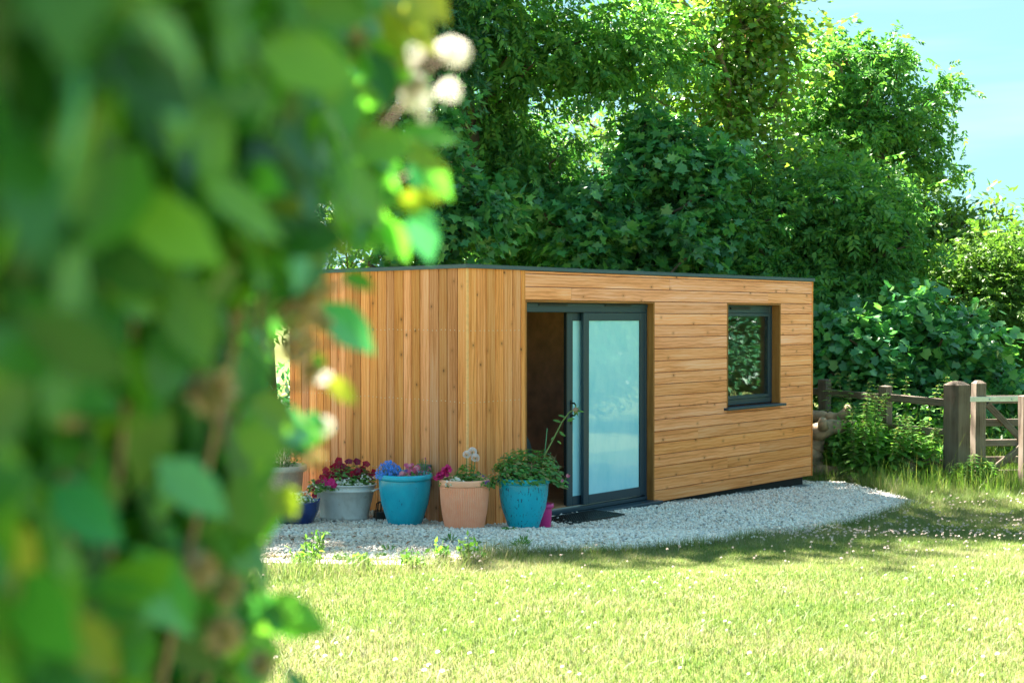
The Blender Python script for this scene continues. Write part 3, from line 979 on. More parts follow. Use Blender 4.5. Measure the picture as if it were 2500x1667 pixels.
# cream trough behind with lavender, white box at the far wall end
cb = pot_base(688, 12.75, .01)
CP = empty('flower_pot', cb, .3, 'cream stone pot of purple lavender standing behind the zinc tub', 'flower pot')
MB().lathe([(0, 0), (.15, 0), (.18, .1), (.205, .36), (.235, .37), (.24, .385), (.24, .425), (.225, .43), (.205, .42), (.19, .3)], 40).build('pot_body', M['cream'], CP, True)
MB().lathe([(0, .40), (.2, .38)], 24).build('soil', M['soil'], CP, True)
wbp = at(690, 1117, 14.6)
WB = empty('lidded_box', (wbp[0], wbp[1], float(hgt(wbp[0], wbp[1]))), .4, 'white lidded box standing past the end of the timber wall', 'storage box')
MB().box(-.16, .16, -.16, .16, 0, .44, .015).build('box_body', M['white'], WB)
MB().box(-.175, .175, -.175, .175, .4405, .49, .01).build('lid', M['white'], WB)

# small magenta pot and the black caged holder
mp = pot_base(1326, 11.56, .01)
MP = empty('flower_pot', mp, 0, 'small bright magenta pot tucked behind the speckled turquoise pot', 'flower pot')
MB().lathe([(0, 0), (.066, 0), (.070, .01), (.079, .185), (.0795, .19)], 40).build('pot_body', M['magenta_pot'], MP, True)
MB().lathe([(.0795, .191), (.094, .193), (.096, .21), (.092, .228), (.083, .23), (.078, .2), (.07, .08), (0, .07)], 40).build('rim', M['magenta_pot'], MP, True)
kp = pot_base(934, 11.98, .008)
KP = empty('lantern', kp, .3, 'small black caged lantern low between zinc tub and blue pot', 'lantern')
MB().box(-.075, .075, -.075, .075, 0, .085, .008).build('base', M['black'], KP)
for k in range(12):
    t = k / 12 * 6.283
    MB().tube([(.068 * math.cos(t), .068 * math.sin(t), .08), (.06 * math.cos(t), .06 * math.sin(t), .15), (.035 * math.cos(t), .035 * math.sin(t), .165)], .0045, 5).build('bar', M['black'], KP)
MB().lathe([(0, .172), (.04, .17), (.042, .162), (0, .16)], 20).build('cap', M['black'], KP)
# door mat of black mesh and a dead leaf on the sill
mc = room(1.30, -.235)
MT = empty('door_mat', (mc[0], mc[1], float(hgt(mc[0], mc[1])) + .028), ROOM_ANG, 'black open mesh rubber mat on the gravel before the door', 'door mat')
bm_ = MB()
for i in range(27): bm_.box(-.39 + i * .03 - .004, -.39 + i * .03 + .004, -.18, .18, 0, .011)
for i in range(13): bm_.box(-.394, .394, -.18 + i * .03 - .004, -.18 + i * .03 + .004, .0005, .0105)
tag(bm_.build('mesh_grid', M['black'], MT), kind='stuff')
rim = MB().box(-.40, .40, -.195, -.184, -.001, .014).box(-.40, .40, .184, .195, -.001, .014).box(-.411, -.4005, -.195, .195, -.001, .014).box(.4005, .411, -.195, .195, -.001, .014)
rim.build('border', M['black'], MT)

# ------------------------------------------------------------------ leaf templates (x = length 1)
T_OV = (np.array([(0, 0, 0), (.3, .2, .03), (.3, -.2, .03), (.65, .18, .0), (.65, -.18, .0), (1, 0, -.08), (.3, 0, -.02), (.65, 0, -.05)], float),
        np.array([(0, 6, 1), (0, 2, 6), (1, 6, 7), (1, 7, 3), (2, 7, 6), (2, 4, 7), (3, 7, 5), (4, 5, 7)]))
T_OV4 = (np.array([(0, 0, 0), (.45, .24, .04), (1, 0, -.06), (.45, -.24, .04)], float), np.array([(0, 3, 2, 1)]))
T_NAR = (np.array([(0, 0, 0), (.45, .09, .02), (1, 0, -.08), (.45, -.09, .02)], float), np.array([(0, 3, 2, 1)]))
so = [(0, 0), (.16, .34), (.02, .52), (.36, .36), (.62, .50), (.60, .20), (1, 0), (.60, -.20), (.62, -.50), (.36, -.36), (.02, -.52), (.16, -.34)]
T_SYC = (np.array([(.30, 0, -.04)] + [(a - .0, b, .05 * abs(b) * 2 - .06 * a * a) for a, b in so], float), np.array([(0, 1 + (i + 1) % 12, 1 + i) for i in range(12)][::1])[:, ::-1])


def spray(n_pairs, ll, lw, droop=.25):
    V = []; F = []
    for i in range(n_pairs):
        u = .22 + .72 * i / max(1, n_pairs - 1)
        for sgn in (-1, 1):
            o = np.array([u, 0, -droop * u * u]); d = unit(np.array([.62, sgn * .75, -.18])); pz = np.array([-d[1], d[0], 0])
            k = len(V)
            tw = float(np.sin(i * 7.3 + sgn * 2.1)) * .5; t3 = np.array([0, 0, lw * tw])
            V += [o, o + d * ll * .45 + pz * lw * .5 + t3, o + d * ll + np.array([0, 0, -.05 + .1 * math.cos(i * 5.1 + sgn)]), o + d * ll * .45 - pz * lw * .5 - t3]
            F.append((k, k + 3, k + 2, k + 1))
    o = np.array([.95, 0, -droop]); k = len(V)
    V += [o, o + (ll * .45, lw * .5, -.03), o + (ll, 0, -.12), o + (ll * .45, -lw * .5, -.03)]; F.append((k, k + 3, k + 2, k + 1))
    return np.array(V), np.array(F)


sm = [(0, 0), (.05, .48), (.40, .30), (.62, .46), (1, 0), (.62, -.46), (.40, -.30), (.05, -.48)]
T_MAP = (np.array([(.30, 0, -.04)] + [(a, b, .1 * abs(b) - .06 * a * a) for a, b in sm]), np.array([(0, 1 + i, 1 + (i + 1) % 8) for i in range(8)]))
T_ASH = spray(4, .42, .17)
T_WIL = spray(7, .38, .085, .45)
T_KEY = (np.array([(0, 0, 0), (.4, .16, 0), (1, .05, -.1), (.5, -.1, 0)], float), np.array([(0, 3, 2, 1)]))


# ------------------------------------------------------------------ trees
def skeleton(mb, base, nodes0, targets, rmin, k=.010, n=5, bend=.12):
    """branches grown from a trunk polyline to every target, thicker where more hang on them"""
    pts = [np.array(p, float) for p in nodes0]; par = [-1] + list(range(len(nodes0) - 1)); trunk_n = len(pts)
    tg = np.array(targets); order = np.argsort(np.min(np.linalg.norm(tg[:, None] - np.array(pts)[None], axis=2), axis=1))
    for i in order:
        t = tg[i]; A = np.array(pts)
        d = np.linalg.norm(A - t, axis=1) + 1.1 * np.clip(A[:, 2] - t[2] + .2, 0, None) + .12 * (np.arange(len(A)) < 1)
        j = int(np.argmin(d))
        mid = (A[j] * .5 + t * .5) + np.array([*rng.normal(0, bend, 2), rng.normal(-.02, bend)]) * np.linalg.norm(A[j] - t) * .6
        pts.append(mid); par.append(j); pts.append(t); par.append(len(pts) - 2)
    cnt = np.ones(len(pts))
    for i in range(len(pts) - 1, 0, -1):
        cnt[par[i]] += cnt[i]
    rad = rmin + k * np.sqrt(cnt) * .55
    for i in range(trunk_n, len(pts)):
        j = par[i]; r0 = min(rad[j], rad[i] * 1.35)
        mb.tube([pts[j], pts[i]], [r0, rad[i]], n, False)
    return rad[:trunk_n]


def tree(name, label, cat, base, blobs, T, mat, nper, sig, size, bark='bark', trunk_r=.12, group=None, singles=0, extra=None, up=.9, droop=.25, seed=1, lean=(0, 0), shell=.55):
    global rng
    rng = np.random.default_rng(seed)
    bz = float(hgt(*base)) - .05
    B = np.array([base[0], base[1], bz])
    root = empty(name, tuple(B), 0, label, cat, group)
    cl = []; ow = []; sg = []
    for (cx, cy, cz, rx, ry, rz, nc) in blobs:
        d = unit(rng.normal(0, 1, (nc, 3))); rr = rng.random(nc) ** shell
        rr *= 1 + .16 * np.sin(d[:, 0] * 5 + seed) * np.cos(d[:, 2] * 6 + seed * 2)
        cl.append(np.array([cx, cy, cz]) + d * rr[:, None] * np.array([rx, ry, rz])); ow.append(d)
        sg.append(np.full(nc, 1.0) * rng.uniform(.55, 1.25, nc))
    cl = np.concatenate(cl) - B; ow = np.concatenate(ow); sg = np.concatenate(sg)
    ok = cl[:, 2] > .15
    cl, ow, sg = cl[ok], ow[ok], sg[ok]
    top = cl[:, 2].max()
    cen = cl.mean(0)
    hs = np.linspace(0, 1, 7)
    tr = [np.array([cen[0] * h * h + lean[0] * h, cen[1] * h * h + lean[1] * h, top * .82 * h]) + np.array([*rng.normal(0, .05 * (h > 0), 2), 0]) for h in hs]
    mb = MB()
    sub = cl[rng.permutation(len(cl))[:min(len(cl), 150)]]
    skeleton(mb, B, tr, sub, .008, .015)
    tag(mb.build('branches', M[bark], root, True), kind='stuff')
    MB().tube(tr, trunk_r * np.array([1.25, 1, .85, .7, .55, .4, .2]), 10).build('trunk', M[bark], root, True)
    # leaves
    n = np.maximum(3, (nper * sg ** 1.5 * rng.uniform(.6, 1.3, len(cl)))).astype(int)
    idx = np.repeat(np.arange(len(cl)), n)
    off = np.clip(rng.normal(0, 1, (len(idx), 3)), -1.9, 1.9) * np.array([1, 1, .62]) * (sig * sg[idx])[:, None]
    P = cl[idx] + off
    P = P[P[:, 2] > .05 + 0 * P[:, 2]] if True else P
    idx = idx[(cl[idx] + off)[:, 2] > .05]; off = P - cl[idx]
    o2 = unit(off + ow[idx] * sig * .8)
    D = o2 * .8 + rng.normal(0, .55, P.shape) + np.array([0, 0, -droop])
    Nr = np.array([0, 0, 1.]) * up + rng.normal(0, .45, P.shape) + o2 * .65
    sz = size * rng.uniform(.65, 1.25, len(P))
    if singles:
        # leaves at the outside, towards the garden: each its own piece
        score = off[:, 2] * .6 - P[:, 1] + rng.normal(0, .35, len(P)) + .25 * P[:, 2]
        vis_ = np.argsort(-score)[:singles]
        lm = MB().add(T[0], T[1]).mesh('leaf', M[mat])
        for i in vis_:
            obj('leaf', lm, root, tuple(P[i]), frame_rot(D[i], Nr[i]), float(sz[i] * 1.12))
        k = np.ones(len(P), bool); k[vis_] = False
        P, D, Nr, sz = P[k], D[k], Nr[k], sz[k]
    V, F = place(T[0], T[1], P, D, Nr, sz)
    tag(obj('foliage', mesh_np('foliage', V, F, M[mat]), root), kind='stuff')
    if extra:
        emat, en, esz = extra
        j = rng.integers(0, len(cl), en); Pk = np.repeat(cl[j], 7, 0) + np.repeat(rng.normal(0, sig, (en, 3)), 7, 0) + rng.normal(0, .06, (en * 7, 3))
        V, F = place(T_KEY[0], T_KEY[1], Pk, rng.normal(0, .5, Pk.shape) + np.array([0, 0, -1.]), rng.normal(0, 1, Pk.shape), esz * rng.uniform(.7, 1.2, len(Pk)))
        tag(obj('seed_clusters', mesh_np('seed_clusters', V, F, M[emat]), root), kind='stuff')
    return root


def pb(px, py, Y, rx, ry, rz, n):
    p = at(px, py, Y)
    return (p[0], p[1], p[2], rx, ry, rz, n)


# front sycamores
tree('sycamore_tree', 'young sycamore with lobed leaves behind the middle of the roof', 'tree', (2.0, 20.4),
     [pb(1560, 560, 20.2, 1.55, 1.0, 1.0, 90), pb(1590, 420, 20.5, .95, .8, .8, 45), pb(1600, 330, 20.6, .5, .5, .45, 18), pb(1410, 590, 19.6, .7, .6, .7, 30), pb(1730, 480, 20.4, .55, .6, .9, 28), pb(1560, 720, 20.2, 1.5, 1, .9, 40)],
     T_SYC, 'syc', 46, .20, .165, 'bark', .07, 'trees behind the garden room', singles=280, seed=21, up=.9)
tree('sycamore_tree', 'sycamore sapling with sunlit crest between the hedge and the roof corner', 'tree', (-1.35, 17.6),
     [pb(1040, 540, 17.4, .95, .8, .75, 60), pb(990, 430, 17.5, .8, .7, .6, 36), pb(1080, 330, 17.6, .28, .3, .5, 18), pb(930, 330, 17.6, .4, .4, .4, 16), pb(1170, 500, 17.5, .35, .4, .5, 14), pb(1020, 690, 17.4, 1.0, .8, .7, 24)],
     T_SYC, 'syc', 46, .18, .150, 'bark', .06, 'trees behind the garden room', singles=260, seed=33, up=.9)
# feathery tree between the sycamores
tree('feathery_tree', 'feathery narrow leaved tree drooping between the two sycamores', 'tree', (.1, 21.5),
     [pb(1270, 420, 21.2, 1.1, .9, 1.1, 80), pb(1180, 330, 21.2, .8, .8, .8, 45), pb(1330, 560, 21, .9, .8, .9, 55), pb(1250, 640, 21, 1.2, .9, .8, 40)],
     T_WIL, 'willow', 34, .24, .27, 'bark', .09, 'trees behind the garden room', seed=5, droop=.6)
# the big canopy (it reaches well above the frame and shades the garden)
tree('canopy_tree', 'tall feathery canopy tree spreading above the sycamores, cut by the top of view', 'tree', (-.7, 20.8),
     [(-.5, 20.2, 8.8, 3.0, 2.2, 2.4, 130), (-.9, 19.5, 6.9, 1.3, 1.2, 1.0, 36), pb(1400, 130, 20.5, 1.3, .8, .8, 42), pb(1230, 120, 20.2, 1.2, .8, .9, 44), pb(1560, 120, 21, .9, .8, .9, 30), (-.6, 18.4, 10.3, 2.6, 1.7, 1.6, 115), (-2.7, 16.65, 10.3, 1.9, 1.0, 1.2, 120)],
     T_ASH, 'ash', 19, .30, .30, 'bark', .2, 'trees behind the garden room', seed=8, droop=.2)
tree('dark_tree', 'dark evergreen tree behind the white flowers at the top of the hedge', 'tree', (-3.7, 19.5),
     [(-3.6, 18.9, 7.2, 2.4, 2.0, 3.0, 150), (-1.4, 19.0, 6.3, .9, .9, 1.4, 45), (-5.7, 17.7, 11, 3.0, 1.5, 1.8, 230), (-2.6, 20.3, 11.2, 2, 1.8, 2, 70), (-4, 19, 4, 2, 1.6, 1.6, 60)],
     T_WIL, 'darkleaf', 36, .28, .27, 'bark', .2, 'trees behind the garden room', seed=13)
tree('maple_tree', 'tall maple with brown winged seeds rising right of the canopy', 'tree', (4.3, 23.5),
     [pb(1790, 330, 23, 1.5, 1.3, 1.3, 95), pb(1700, 120, 23, 1.6, 1.4, 1.3, 95), pb(1850, 120, 23.4, 1.1, 1.2, 1.2, 60), (3.9, 23.4, 9.6, 2.0, 1.8, 1.8, 40), pb(1870, 520, 23, 1.2, 1.2, .9, 50), pb(1800, 10, 23.2, 1.2, 1.2, 1., 50)],
     T_MAP, 'maple', 46, .28, .112, 'bark_pale', .2, 'trees behind the garden room', extra=('keys', 380, .05), seed=17)
tree('ash_tree', 'airy ash tree at the right with open limbs against the sky', 'tree', (6.6, 26.5),
     [pb(2040, 240, 26, 1.15, 1.1, .9, 56), pb(2140, 190, 26.2, .6, .7, .6, 26), pb(2085, 330, 26, 1.3, 1.2, .8, 56), pb(2170, 300, 26, .55, .7, .6, 22), pb(1990, 360, 25.8, 1., 1., .9, 40), pb(2210, 410, 26, .5, .6, .7, 18), pb(2055, 125, 26, .6, .6, .3, 14)],
     T_ASH, 'ash', 17, .24, .30, 'bark_pale', .17, 'trees behind the garden room', seed=19)
# separate sprays reaching out on the right of the ash
for i, (px, py, tx, ty) in enumerate([(2330, 195, 2250, 260), (2295, 330, 2230, 390), (2330, 430, 2240, 450), (2290, 255, 2220, 300), (2200, 110, 2170, 190)]):
    a, b2 = at(tx, ty, 26), at(px, py, 25.9)
    root = [o for o in C.objects if o.name.startswith('ash_tree')][0]
    L0 = np.array(root.location)
    mb = MB().tube([a - L0, (a + b2) / 2 - L0 + (0, 0, .05), b2 - L0], [.022, .015, .006], 5)
    tag(mb.build('limb', M['bark_pale'], root, True))
    Pn = np.repeat(np.linspace(a * .35 + b2 * .65, b2, 6), 9, 0) + rng.normal(0, .15, (54, 3)) - L0
    V, F = place(T_ASH[0], T_ASH[1], Pn, rng.normal(0, .6, Pn.shape) + (.3, 0, -.1), rng.normal(0, .5, Pn.shape) + (0, 0, .8), rng.uniform(.2, .32, len(Pn)))
    tag(obj('foliage', mesh_np('foliage', V, F, M['ash']), root), kind='stuff')
tree('ash_tree', 'mid green ash tree just past the right end of the roof', 'tree', (5.3, 21.6),
     [pb(1950, 520, 21.5, 1.2, 1, .9, 65), pb(2060, 620, 21.4, 1.3, 1, 1.0, 75), pb(1960, 720, 21, 1.0, .9, .8, 50), pb(2120, 500, 21.8, .9, .9, .6, 40), pb(2040, 800, 20.8, 1.2, .9, .6, 45)],
     T_ASH, 'ash', 26, .24, .27, 'bark', .1, 'trees behind the garden room', seed=23)
tree('bright_bush', 'tall yellow green sunlit bush under the ash at right', 'bush', (7.2, 24.2),
     [pb(2170, 540, 24, 1.1, 1, .7, 60), pb(2240, 620, 24, 1.0, 1, .9, 55), pb(2320, 560, 24.4, .8, .8, .5, 34), pb(2200, 720, 24, 1.2, 1, 1.0, 40)],
     T_OV4, 'bright', 60, .26, .14, 'bark', .08, 'bushes beyond the fence', seed=29)
tree('broadleaf_bush', 'dark big leaved bush behind the gate post', 'bush', (6.0, 19.4),
     [pb(2200, 830, 19.3, 1.15, .8, .75, 75), pb(2330, 860, 19.4, 1.0, .8, .7, 60), pb(2080, 860, 19.2, .9, .7, .6, 50), pb(2250, 940, 19.2, 1.5, .8, .5, 50)],
     T_MAP, 'syc', 46, .20, .14, 'bark', .06, 'bushes beyond the fence', seed=31)
tree('willow_bush', 'loose green bush at the far right edge beyond the gate', 'bush', (8.6, 22.5),
     [pb(2400, 660, 22.4, 1.0, .9, .9, 60), pb(2460, 800, 22, .9, .9, .9, 45), pb(2350, 740, 22, .9, .8, .8, 45), pb(2500, 650, 22.6, .7, .7, .6, 30), pb(2440, 930, 21.6, 1.1, .8, .5, 34)],
     T_ASH, 'bright', 24, .24, .24, 'bark', .07, 'bushes beyond the fence', seed=37)
tree('ash_tree', 'half hidden shrubby ash between the maple and the roof end', 'tree', (3.9, 21.3),
     [pb(1830, 600, 21.2, 1.0, .9, .6, 50), pb(1760, 620, 21., .8, .8, .6, 40), pb(1900, 760, 20.6, .8, .8, .8, 45), pb(1930, 880, 20, .8, .7, .5, 30)],
     T_ASH, 'willow', 26, .22, .25, 'bark', .07, 'trees behind the garden room', seed=41)
# far trees seen through the gaps and on the skyline
far = [(-7, 33, 7.5, 3.2, 'far left'), (-2.2, 36, 8.0, 3.2, ''), (2.2, 35, 8.3, 3.0, ''), (6, 37, 7.0, 3.0, ''), (10.2, 36, 4.9, 2.4, ''), (13.4, 36, 5.0, 2.2, ''), (15.6, 38, 5.2, 2.0, '')]
names = ['distant sunlit tree seen through leaves above the hedge', 'distant pale tree glimpsed left of the feathery tree', 'bright distant tree glowing in the gap above the middle sycamore',
         'distant tree showing through the limbs of the maple', 'distant low tree on the skyline right of the ash', 'distant round tree on the skyline near the right edge', 'farthest skyline tree cut by the right edge of the view']
for i, ((x, y, tp, r, _), lb) in enumerate(zip(far, names)):
    tree('distant_tree', lb, 'tree', (x, y), [(x, y, tp - r * .8, r, r * .8, r * .85, 80), (x + .4 * r, y, tp * .45, r * .9, r * .7, tp * .35, 50)],
         T_OV4, 'bright', 55, .42, .24, 'bark', .16, 'distant trees on the skyline', seed=50 + i)
# garden trees past the left end of the room, mostly behind the hedge
for i, (x, y, tp, r, lb) in enumerate([(-9.5, 24, 6.5, 2.4, 'rounded tree past the left end of the room, behind the hedge'), (-13.5, 20, 6.0, 2.3, 'far left garden tree behind the hedge'),
                                       (-17, 27, 7.0, 2.8, 'tall tree farthest left behind the hedge'), (-11.5, 31, 7.5, 3.0, 'big tree deep in the garden behind the hedge')]):
    tree('garden_tree', lb, 'tree', (x, y), [(x, y, tp - r * .9, r, r, r * .9, 90), (x, y, 1.5, r * 1.1, r * .9, 1.4, 60)], T_OV4, 'ash', 60, .4, .22, 'bark', .15, 'trees behind the hedge', seed=90 + i)
# trees out to the right: mirrored in the window and the glass door
for i, (x, y, tp, r) in enumerate([(12.0, 14.2, 3.4, 1.6), (13.2, 18.3, 4.2, 2.0), (11.6, 16.4, 3.0, 1.3)]):
    lb = ['leafy tree mirrored darkly in the window pane', 'tall tree mirrored in the upper part of the window', 'bushy tree mirrored in the frosted glass door'][i]
    tree('garden_tree', lb, 'tree', (x, y), [(x, y, tp - r, r, r, r, 90), (x, y, 1.4, r * .9, r * .9, 1.2, 50)], T_OV4, 'darkleaf', 90, .34, .14, 'bark', .14, 'trees beside the garden', seed=70 + i)

# ------------------------------------------------------------------ fence, gate, logs
def beam(name, parent, a, b2, wd, hh, twist=0, bev=.006):
    """timber from a to b2, width wd (level), height hh"""
    a, b2 = np.array(a, float), np.array(b2, float); L = float(np.linalg.norm(b2 - a))
    me = MB().box(0, L, -wd / 2, wd / 2, -hh / 2, hh / 2, bev).mesh(name, M['fence'])
    X = (b2 - a) / L
    up = np.array([0, 0, 1.]) if abs(X[2]) < .95 else np.array([0, 1., 0])
    o = obj(name, me, parent, tuple(a), frame_rot(X, up))
    t = random.uniform(.8, 1.15); o.color = (t, t, t, 1)
    return o


def post(name, parent, p, wd, hh, top=.04, sink=.1, rz=0):
    """upright square post with a weathered pyramid top"""
    w2 = wd / 2
    V = [(0 - sink, -w2, -w2), (0 - sink, w2, -w2), (0 - sink, w2, w2), (0 - sink, -w2, w2)]
    for h in (hh * .45, hh - top):
        j = lambda: random.uniform(-.006, .006)
        V += [(h, -w2 + j(), -w2 + j()), (h, w2 + j(), -w2 + j()), (h, w2 + j(), w2 + j()), (h, -w2 + j(), w2 + j())]
    q = w2 * .45
    V += [(hh, -q, -q), (hh, q, -q), (hh, q, q), (hh, -q, q)]
    F = []
    for i in range(3):
        for k in range(4): F.append((i * 4 + k, i * 4 + (k + 1) % 4, i * 4 + 4 + (k + 1) % 4, i * 4 + 4 + k))
    F += [(12, 13, 14, 15), (3, 2, 1, 0)]
    me = MB().add(V, F).mesh(name, M['fence'])
    e = (Matrix.Rotation(rz, 3, 'Z') @ Matrix.Rotation(R(-90), 3, 'Y')).to_euler()
    o = obj(name, me, parent, tuple(p), e)
    t = random.uniform(.85, 1.15); o.color = (t, t, t * .98, 1)
    return o


def on_ground(p):
    return np.array([p[0], p[1], float(hgt(p[0], p[1]))])


def pxpost(px, Y):
    return on_ground(((px - 1250) / FPX * Y, Y))


PG = pxpost(2337, 16.2)
GPt = empty('gate_post', tuple(PG), 0, 'thick weathered square gate post with pointed top', 'gate post')
post('post', GPt, (0, 0, 0), .225, 1.27, .045, .15, .55)
# fence to the left of the post
F1, F2, F3 = pxpost(2162, 17.0), pxpost(2014, 18.2), pxpost(1900, 19.3)
FN = empty('fence', tuple(F1), 0, 'grey timber post and rail fence running behind the garden room', 'fence')
hts = [1.18, 1.20, 1.2]
for p, hh in zip((F1, F2, F3), hts):
    post('post', FN, p - F1, .125, hh, .012, .15, .7)
Pg2 = PG + (-.1, .03, 0)
for z in (1.0, .62, .24):
    beam('rail', FN, Pg2 - F1 + (0, -.02, z - .0), (0, -.075, z + .03), .04, .095)
    beam('rail', FN, np.array((0, -.07, z + .02)), F2 - F1 + (0, -.08, z + .02), .04, .095)
    beam('rail', FN, F2 - F1 + (0, -.07, z + .02), F3 - F1 + (0, -.08, z + .02), .04, .095)
# gate
G0 = pxpost(2390, 16.45); G1 = G0 + (2.1, .35, -.02)
ud = unit(G1 - G0)
GT = empty('field_gate', tuple(G0), 0, 'weathered wooden five bar field gate with galvanised hinge strap', 'gate')
post('stile', GT, (0, 0, .06), .135, 1.20, .035, 0, .15)
post('stile', GT, ud * 2.0 + (0, 0, .06), .09, 1.1, .02, 0, .15)
for z, th in ((1.02, .10), (.73, .09), (.475, .085), (.26, .085), (.09, .085)):
    beam('rail', GT, ud * .068 + (0, 0, z), ud * 1.955 + (0, 0, z + .01), .035, th)
beam('brace', GT, ud * .10 + (0, -.037, .97), ud * 1.0 + (0, -.037, .12), .03, .085)
beam('brace', GT, ud * .05 + (0, -.072, .05), ud * 1.0 + (0, -.072, .75), .03, .085)
st = MB().box(-.20, .85, -.004, .004, -.032, .032, .002).build('hinge_strap', M['steel'], GT, loc=tuple(np.array((0, -.078, 1.03))), rot=(0, 0, math.atan2(ud[1], ud[0])))
for k in (.12, .42, .72):
    MB().lathe([(0, .012), (.008, .01), (.011, 0)], 10).build('bolt', M['steel'], st, True, loc=(k, -.004, 0), rot=(R(90), 0, 0))
RP = pxpost(2505, 15.6)
RPt = empty('gate_post', tuple(RP), 0, 'pale upright post at the right edge in front of the gate', 'gate post')
post('post', RPt, (0, 0, 0), .12, 1.13, .01, .15, .2)


def log(label, pts, rad, name='log', n=12):
    base = np.array(pts[0]); base = np.array([base[0], base[1], float(hgt(base[0], base[1]))])
    T = empty(name, tuple(base), 0, label, 'log', 'logs stacked beside the garden room')
    P = np.array(pts, float); t = np.linspace(0, 1, 14); u = np.linspace(0, 1, len(P))
    Q = np.column_stack([np.interp(t, u, P[:, i]) for i in range(3)]) + rng.normal(0, .008, (14, 3)); rr = np.interp(t, u, rad) * (1 + rng.normal(0, .06, 14))
    MB().tube(Q - base, rr, n).build('timber', M['log'], T, True)
    return T


def lp(px, py, Y): return at(px, py, Y)


log('pale forked log topmost beside the building end', [lp(1950, 1008, 17.4), lp(2010, 1020, 17.2), lp(2045, 1022, 17.0), lp(2068, 1000, 16.95), lp(2072, 992, 16.9)], [.10, .085, .07, .05, .035])
t = log('knobbly brown log under the pale forked log', [lp(1950, 1062, 17.0), lp(2000, 1050, 16.8), lp(2040, 1042, 16.8), lp(2090, 1040, 16.9)], [.11, .12, .10, .07])
P0 = np.array(t.location)
MB().tube([lp(2010, 1045, 16.72) - P0, lp(2008, 1030, 16.68) - P0, lp(2009, 1022, 16.66) - P0], [.075, .06, .045], 10).build('knot_stub', M['log'], t, True)
log('thick upright stump end beside dark hollow under logs', [lp(1968, 1165, 16.9), lp(1975, 1120, 16.9), lp(1985, 1075, 16.95)], [.19, .17, .15])
log('low log lying in the grass by the building corner', [lp(1930, 1150, 17.0), lp(1990, 1146, 16.8), lp(2055, 1148, 16.75)], [.06, .065, .06])
log('short tilted stump half hidden in the nettles', [lp(2215, 1170, 16.3), lp(2218, 1140, 16.35), lp(2222, 1122, 16.4)], [.10, .08, .06])

# ------------------------------------------------------------------ nettles, undergrowth
def nettle_geo(hh, seed):
    r = np.random.default_rng(seed)
    bend = r.normal(0, .07, 2)
    z = np.linspace(0, hh, 8); st = np.column_stack([bend[0] * (z / hh) ** 2 * hh, bend[1] * (z / hh) ** 2 * hh, z])
    P, D, Nr, sc, tp = [], [], [], [], []
    k = 0
    zz = .12 * hh
    while zz < hh:
        f = zz / hh; c = np.array([np.interp(zz, z, st[:, 0]), np.interp(zz, z, st[:, 1]), zz])
        L = (.16 * (1 - f) ** .5 + .045) * r.uniform(.85, 1.15)
        for j in range(2):
            a = k * 1.57 + j * math.pi + r.normal(0, .2)
            P.append(c); D.append((math.cos(a), math.sin(a), .15 - .45 * (1 - f))); Nr.append((0, 0, 1)); sc.append(L)
            if f > .45:
                for q_ in range(5):
                    tp.append((c, (math.cos(a + .8) + r.normal(0, .3), math.sin(a + .8) + r.normal(0, .3), -.5), .05 * r.uniform(.6, 1.2)))
        k += 1; zz += (.10 - .055 * f) * hh / 1.2
    return st, np.array(P), np.array(D, float), np.array(Nr, float), np.array(sc), tp


T_NET = (np.array([(0, 0, 0), (.25, .27, .0), (.25, -.27, .0), (.6, .2, -.05), (.6, -.2, -.05), (1, 0, -.2), (.3, 0, -.05), (.65, 0, -.1)], float), T_OV[1])
net_leaf = MB().add(*T_NET).mesh('leaf', M['nettle'])


def nettle(base, hh, seed, label, singles, group):
    st, P, D, Nr, sc, tp = nettle_geo(hh, seed)
    T = empty('nettle', tuple(base), 0, label, 'nettle', group)
    MB().tube(st, np.linspace(.006, .002, len(st)), 5).build('stem', M['stem'], T)
    if singles:
        for i in range(len(P)):
            obj('leaf', net_leaf, T, tuple(P[i]), frame_rot(D[i], Nr[i]), float(sc[i]))
    else:
        V, F = place(T_NET[0], T_NET[1], P, D, Nr, sc); tag(obj('foliage', mesh_np('foliage', V, F, M['nettle']), T), kind='stuff')
    if tp:
        V, F = place(T_NAR[0], T_NAR[1], np.array([t_[0] for t_ in tp]), np.array([t_[1] for t_ in tp]), rng.normal(0, 1, (len(tp), 3)), np.array([t_[2] for t_ in tp]))
        tag(obj('flower_tassels', mesh_np('flower_tassels', V, F, M['nettle_tassel']), T), kind='stuff')


talls = [(2066, 905, 17.6, 'tallest nettle spire right of the building above the logs'), (2178, 905, 17.5, 'tall nettle spire above the fence post'),
         (2213, 916, 17.6, 'tall nettle spire left of centre above the top fence rail'), (2288, 914, 17.6, 'tall nettle spire close left of the thick gate post'),
         (2327, 924, 17.8, 'nettle tip just peeping over the thick gate post'), (2080, 912, 17.3, 'second nettle spire beside the tallest one over the logs'),
         (2132, 935, 17.2, 'seedy nettle spire left of the fence post'), (2110, 925, 17.2, 'pale flowering nettle spire between logs and fence post'),
         (2250, 935, 17.5, 'shorter nettle behind the middle of the top rail'), (2020, 920, 17.5, 'flat topped nettle spire against the building end')]
for i, (px, py, Y, lb) in enumerate(talls):
    tpz = at(px, py, Y); g = on_ground(tpz)
    nettle(g, float(tpz[2] - g[2]), 100 + i, lb, True, 'tall nettles along the fence')
